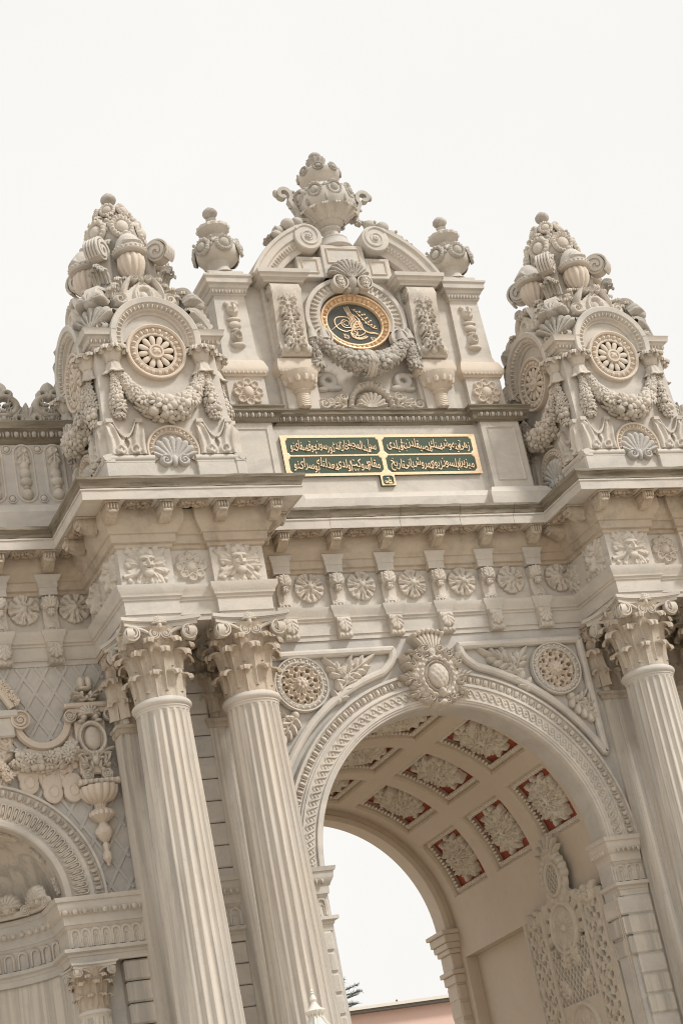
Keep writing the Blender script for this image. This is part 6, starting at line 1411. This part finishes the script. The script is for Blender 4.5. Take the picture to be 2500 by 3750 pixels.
# local frame for the relief: x runs from the back (-) to the front (+) of the passage, facing -X
ML_ = RZ(-PI/2)
HWL = 1.21
def fleafw(X, Z):
    x = X; ax = np.abs(X); F = []
    top = 6.42+.34*np.exp(-(x/.42)**2)+.02
    slab = np.minimum(top-Z, HWL-ax); body = np.where(slab > 0, .02, np.maximum(slab, -.3))
    rails = [np.where(np.abs(ax-HWL+.03) < .03, .05, -1), np.where(np.abs(ax-.62) < .028, .05, -1)]
    # pierced lattice field inside the inner panel
    inl = (ax < .56) & (Z < 6.0) & (Z > 5.06); g1 = np.abs(np.mod((x+Z*.62)/.105, 1)-.5); g2 = np.abs(np.mod((x-Z*.62)/.105, 1)-.5)
    lat = np.where((np.minimum(g1, g2) < .16), .03, -.02)
    o = np.where(inl, lat, body); o = np.maximum(o, np.where(slab > 0, U_(*rails), -1))
    # meandering scrollwork in the side stiles, partly pierced
    st = (ax > .66) & (ax < HWL-.07) & (Z < 6.3)
    w = np.sin(Z*12+np.sin(Z*3)*.6)*.13; v = ax-.90-w; band = np.abs(v) < .024
    blob = np.cos(Z*30+np.sin(ax*20))*np.cos((ax-.90)*34+1)
    o = np.where(st, np.where(band, .06, np.where(blob > .35, -.02, .025+.02*np.abs(np.sin(Z*25)*np.cos(ax*30)))), o)
    # rosette heads
    for cx, cz, rr in ((0, 6.12, .36), (0, 4.62, .40)):
        R = np.hypot(x-cx, Z-cz); o = np.where(R < rr, .03, o); o = np.maximum(o, ringf(x, Z, cx, cz, rr, rr, .04, .07)); o = np.maximum(o, petal_ring(x, Z, cx, cz, .04, rr*.8, 9, .07)); o = np.maximum(o, ell(x, Z, cx, cz, .07, .07, .09)); o = np.maximum(o, ringf(x, Z, cx, cz, rr*.82, rr*.82, .02, .05))
    o = np.where((np.hypot(x*.9, Z-6.12) < .5) & (np.hypot(x*.9, Z-6.12) > .40) & (np.cos(np.arctan2(Z-6.12, x)*16) > .75), -.02, o)
    for s in (-1, 1):
        o = np.maximum(o, leaf(x, Z, s*.18, 5.55, PI/2+s*.3, .36, .13, 4, 0, .07)); o = np.maximum(o, leaf(x, Z, s*.25, 5.15, PI/2-s*.6, .34, .12, 4, 0, .07))
        o = np.maximum(o, spiral_field(x*s, Z, .92, 6.40, .13, .08)); o = np.maximum(o, ell(x*s, Z, .68, 6.42, .10, .06, .08)); o = np.maximum(o, np.where(Z < 6.56, ringf(x*s, Z, .75, 6.58, .30, .20, .05, .06), -1))
        for q in range(6): o = np.maximum(o, ell(x*s, Z, .48+.10*q, 6.42+.10*abs(math.cos(q*1.1)), .06, .06, .07))
    # crowning openwork oval with palmette
    R = np.hypot(x/.17, (Z-6.85)/.20); h1 = np.abs(np.mod((x+Z*.7)/.085, 1)-.5); h2 = np.abs(np.mod((x-Z*.7)/.085, 1)-.5)
    o = np.where(R < 1, np.where(np.minimum(h1, h2) < .18, .04, -.02), o); o = np.maximum(o, ringf(x, Z, 0, 6.85, .21, .24, .035, .07)); 
    o = np.maximum(o, ringf(x, Z, 0, 6.85, .30, .33, .06, .05)+.012*np.cos(np.arctan2(Z-6.85, x)*15))
    for k in range(11): a = PI*k/10; o = np.maximum(o, ell(x, Z, .33*math.cos(a), 6.87+.34*math.sin(a), .07, .07, .08))
    for k in range(7): a = PI/2+(k-3)*.36; o = np.maximum(o, leaf(x, Z, 0, 7.10, a, .40, .06, 2, 0, .07))
    return o
m = MB(); relief(m, fleafw, -1.22, 1.22, 4.0, 7.52, 420, ML_, .03); part('pierced_panel', m, 'gate_stone', GL, smooth=50)
m = MB(); b = MB(); b.box(-1.24, -1.16, -.02, .05, 0, 6.42, .01); b.box(1.16, 1.24, -.02, .05, 0, 6.42, .01); b.box(-1.2, 1.2, -.02, .05, .1, 4.05, .01); m.merge(b, ML_); part('leaf_frame', m, 'gate_stone', GL)
# ropes hanging down the jambs
for s, x, y, z1, lab in ((1, 2.06, -.02, 6.20, 'thin rope hanging down the rusticated pier by the open gate leaf'), (-1, -2.16, .3, 5.42, 'thin rope hanging in the archway beside the conifers beyond')):
    R_ = thing('hanging_rope', lab, 'rope', (x, y, 0))
    for d in (0, .03): m = MB(); m.tube(np.array([(d+.004*math.sin(q*3), 0, z1*(1-q/6)) for q in np.linspace(0, 6, 30)]), .006, 5); part('strand', m, 'rope', R_)

# ------------------------------------------------------------------ lamp post in front of the columns
LP = thing('street_lamp', 'white ornamental lamp post with domed lantern in front of the column pair', 'lamp', (-5.02, -6.0, 0))
LP.scale = (.86, .86, 1)
def hexl(r0, r1, z0, z1, n=6):
    return np.array([[(r*math.cos(2*PI*k/n), r*math.sin(2*PI*k/n), z) for k in range(n)] for r, z in ((r0, z0), (r1, z1))])
m = MB(); m.lathe([(.26, 0), (.26, .12), (.2, .2), (.16, .5), (.1, .6), (.08, .8), (.06, 1.0), (.05, 3.0), (.07, 3.05), (.05, 3.1), (.05, 3.3), (.11, 3.38), (.13, 3.44), (.02, 3.45)], 20); part('post', m, 'white_paint', LP)
m = MB(); m.grid(hexl(.15, .25, 3.44, 3.98), False, True); part('lantern_glass', m, 'lamp_glass', LP, smooth=0)
m = MB()
for k in range(6):
    a = 2*PI*k/6; m.tube(np.array([(.15*math.cos(a), .15*math.sin(a), 3.44), (.25*math.cos(a), .25*math.sin(a), 3.98), (.085*math.cos(a), .085*math.sin(a), 4.22)]), .012, 5)
m.tube(np.array([(.26*math.cos(2*PI*k/6), .26*math.sin(2*PI*k/6), 3.98) for k in range(6)]), .016, 5, True); part('lantern_frame', m, 'white_paint', LP)
m = MB(); m.grid(hexl(.255, .085, 3.985, 4.22), False, True); part('lantern_roof', m, 'lamp_glass', LP, smooth=0)
m = MB(); m.lathe([(.085, 4.20), (.075, 4.24), (.11, 4.27), (.115, 4.285), (.07, 4.31), (.045, 4.34), (.03, 4.36), (.028, 4.37), (.04, 4.39), (.03, 4.42), (.014, 4.44), (.024, 4.455), (.014, 4.465), (.02, 4.475), (.002, 4.50)], 28, None, lambda A, z: 1+(.07*np.cos(A*10) if 4.25 < z < 4.30 else 0))
for k in range(14): a = 2*PI*k/14; m.tube(np.array([(.08*math.cos(a), .08*math.sin(a), 4.215), (.10*math.cos(a), .10*math.sin(a), 4.27)]), .007, 4)
part('lantern_finial', m, 'white_paint', LP)

# ------------------------------------------------------------------ beyond the arch: pink building and conifers
PB_ = thing('pink_building', 'salmon pink building with flat dark eave seen through the archway', 'building', (14, 25, 0))
m = MB(); m.box(-11, 16, .0, 9, 0, 8.62); part('wall', m, 'pink_wall', PB_)
m = MB(); m.box(-11.3, 16.3, -.25, 9.3, 8.62, 8.75, .01); rf = part('roof', m, 'roof_dark', PB_)
m = MB(); m.box(-11.34, 16.34, -.29, -.24, 8.70, 8.78); part('roof_edge', m, 'white_paint', rf)
m = MB(); m.lathe([(.025, 8.75), (.025, 8.90), (.002, 8.9)], 8, T(-4.2, .2, 0)); part('vent_pipe', m, 'roof_dark', rf)
for k in range(5):
    m = MB(); x = -8.5+4.6*k; m.box(x-.6, x+.6, -.04, .02, 5.2, 7.1); w_ = part('window', m, 'white_paint', PB_); m = MB(); m.box(x-.5, x+.5, -.05, .0, 5.3, 7.0); part('pane', m, 'dark_enamel', w_)
def conifer(loc, h, seed, label):
    r = random.Random(seed); t = thing('conifer', label, 'tree', loc, 'conifers beyond the archway')
    m = MB(); m.tube(np.array([(0, 0, 0), (.05, 0, h*.5), (0, .05, h)]), [.22, .13, .02], 8); part('trunk', m, 'bark', t)
    m = MB()
    for k in range(52):
        z = h*(.35+.64*k/52); L = (1-(z/h-.3))*1.5+.25; a = r.uniform(0, 6.28); e = np.array([math.cos(a), math.sin(a), r.uniform(-.05, .25)]); p0 = np.array([0, 0, z]); m.tube(np.array([p0, p0+e*L*.6, p0+e*L+np.array([0, 0, .05])]), [.03, .018, .006], 4)
        for q in range(46):
            s_ = r.uniform(.2, 1); c = p0+e*L*s_; d = np.array([r.gauss(0, 1), r.gauss(0, 1), r.gauss(.5, .6)]); d = d/np.linalg.norm(d)*r.uniform(.10, .24); n_ = np.cross(d, e); n_ = n_/(np.linalg.norm(n_)+1e-6)*.014
            m.add([c-n_, c+n_, c+d], [(0, 1, 2)])
    part('crown', m, 'needles', t, smooth=0, kind='stuff'); return t
conifer((12.55, 36.0, 0), 11.5, 4, 'dark conifer behind the pink building, its tip just clearing the roof'); conifer((14.6, 40.5, 0), 12.1, 6, 'dark feathery conifer farther back than the one whose tip clears the pink roof')
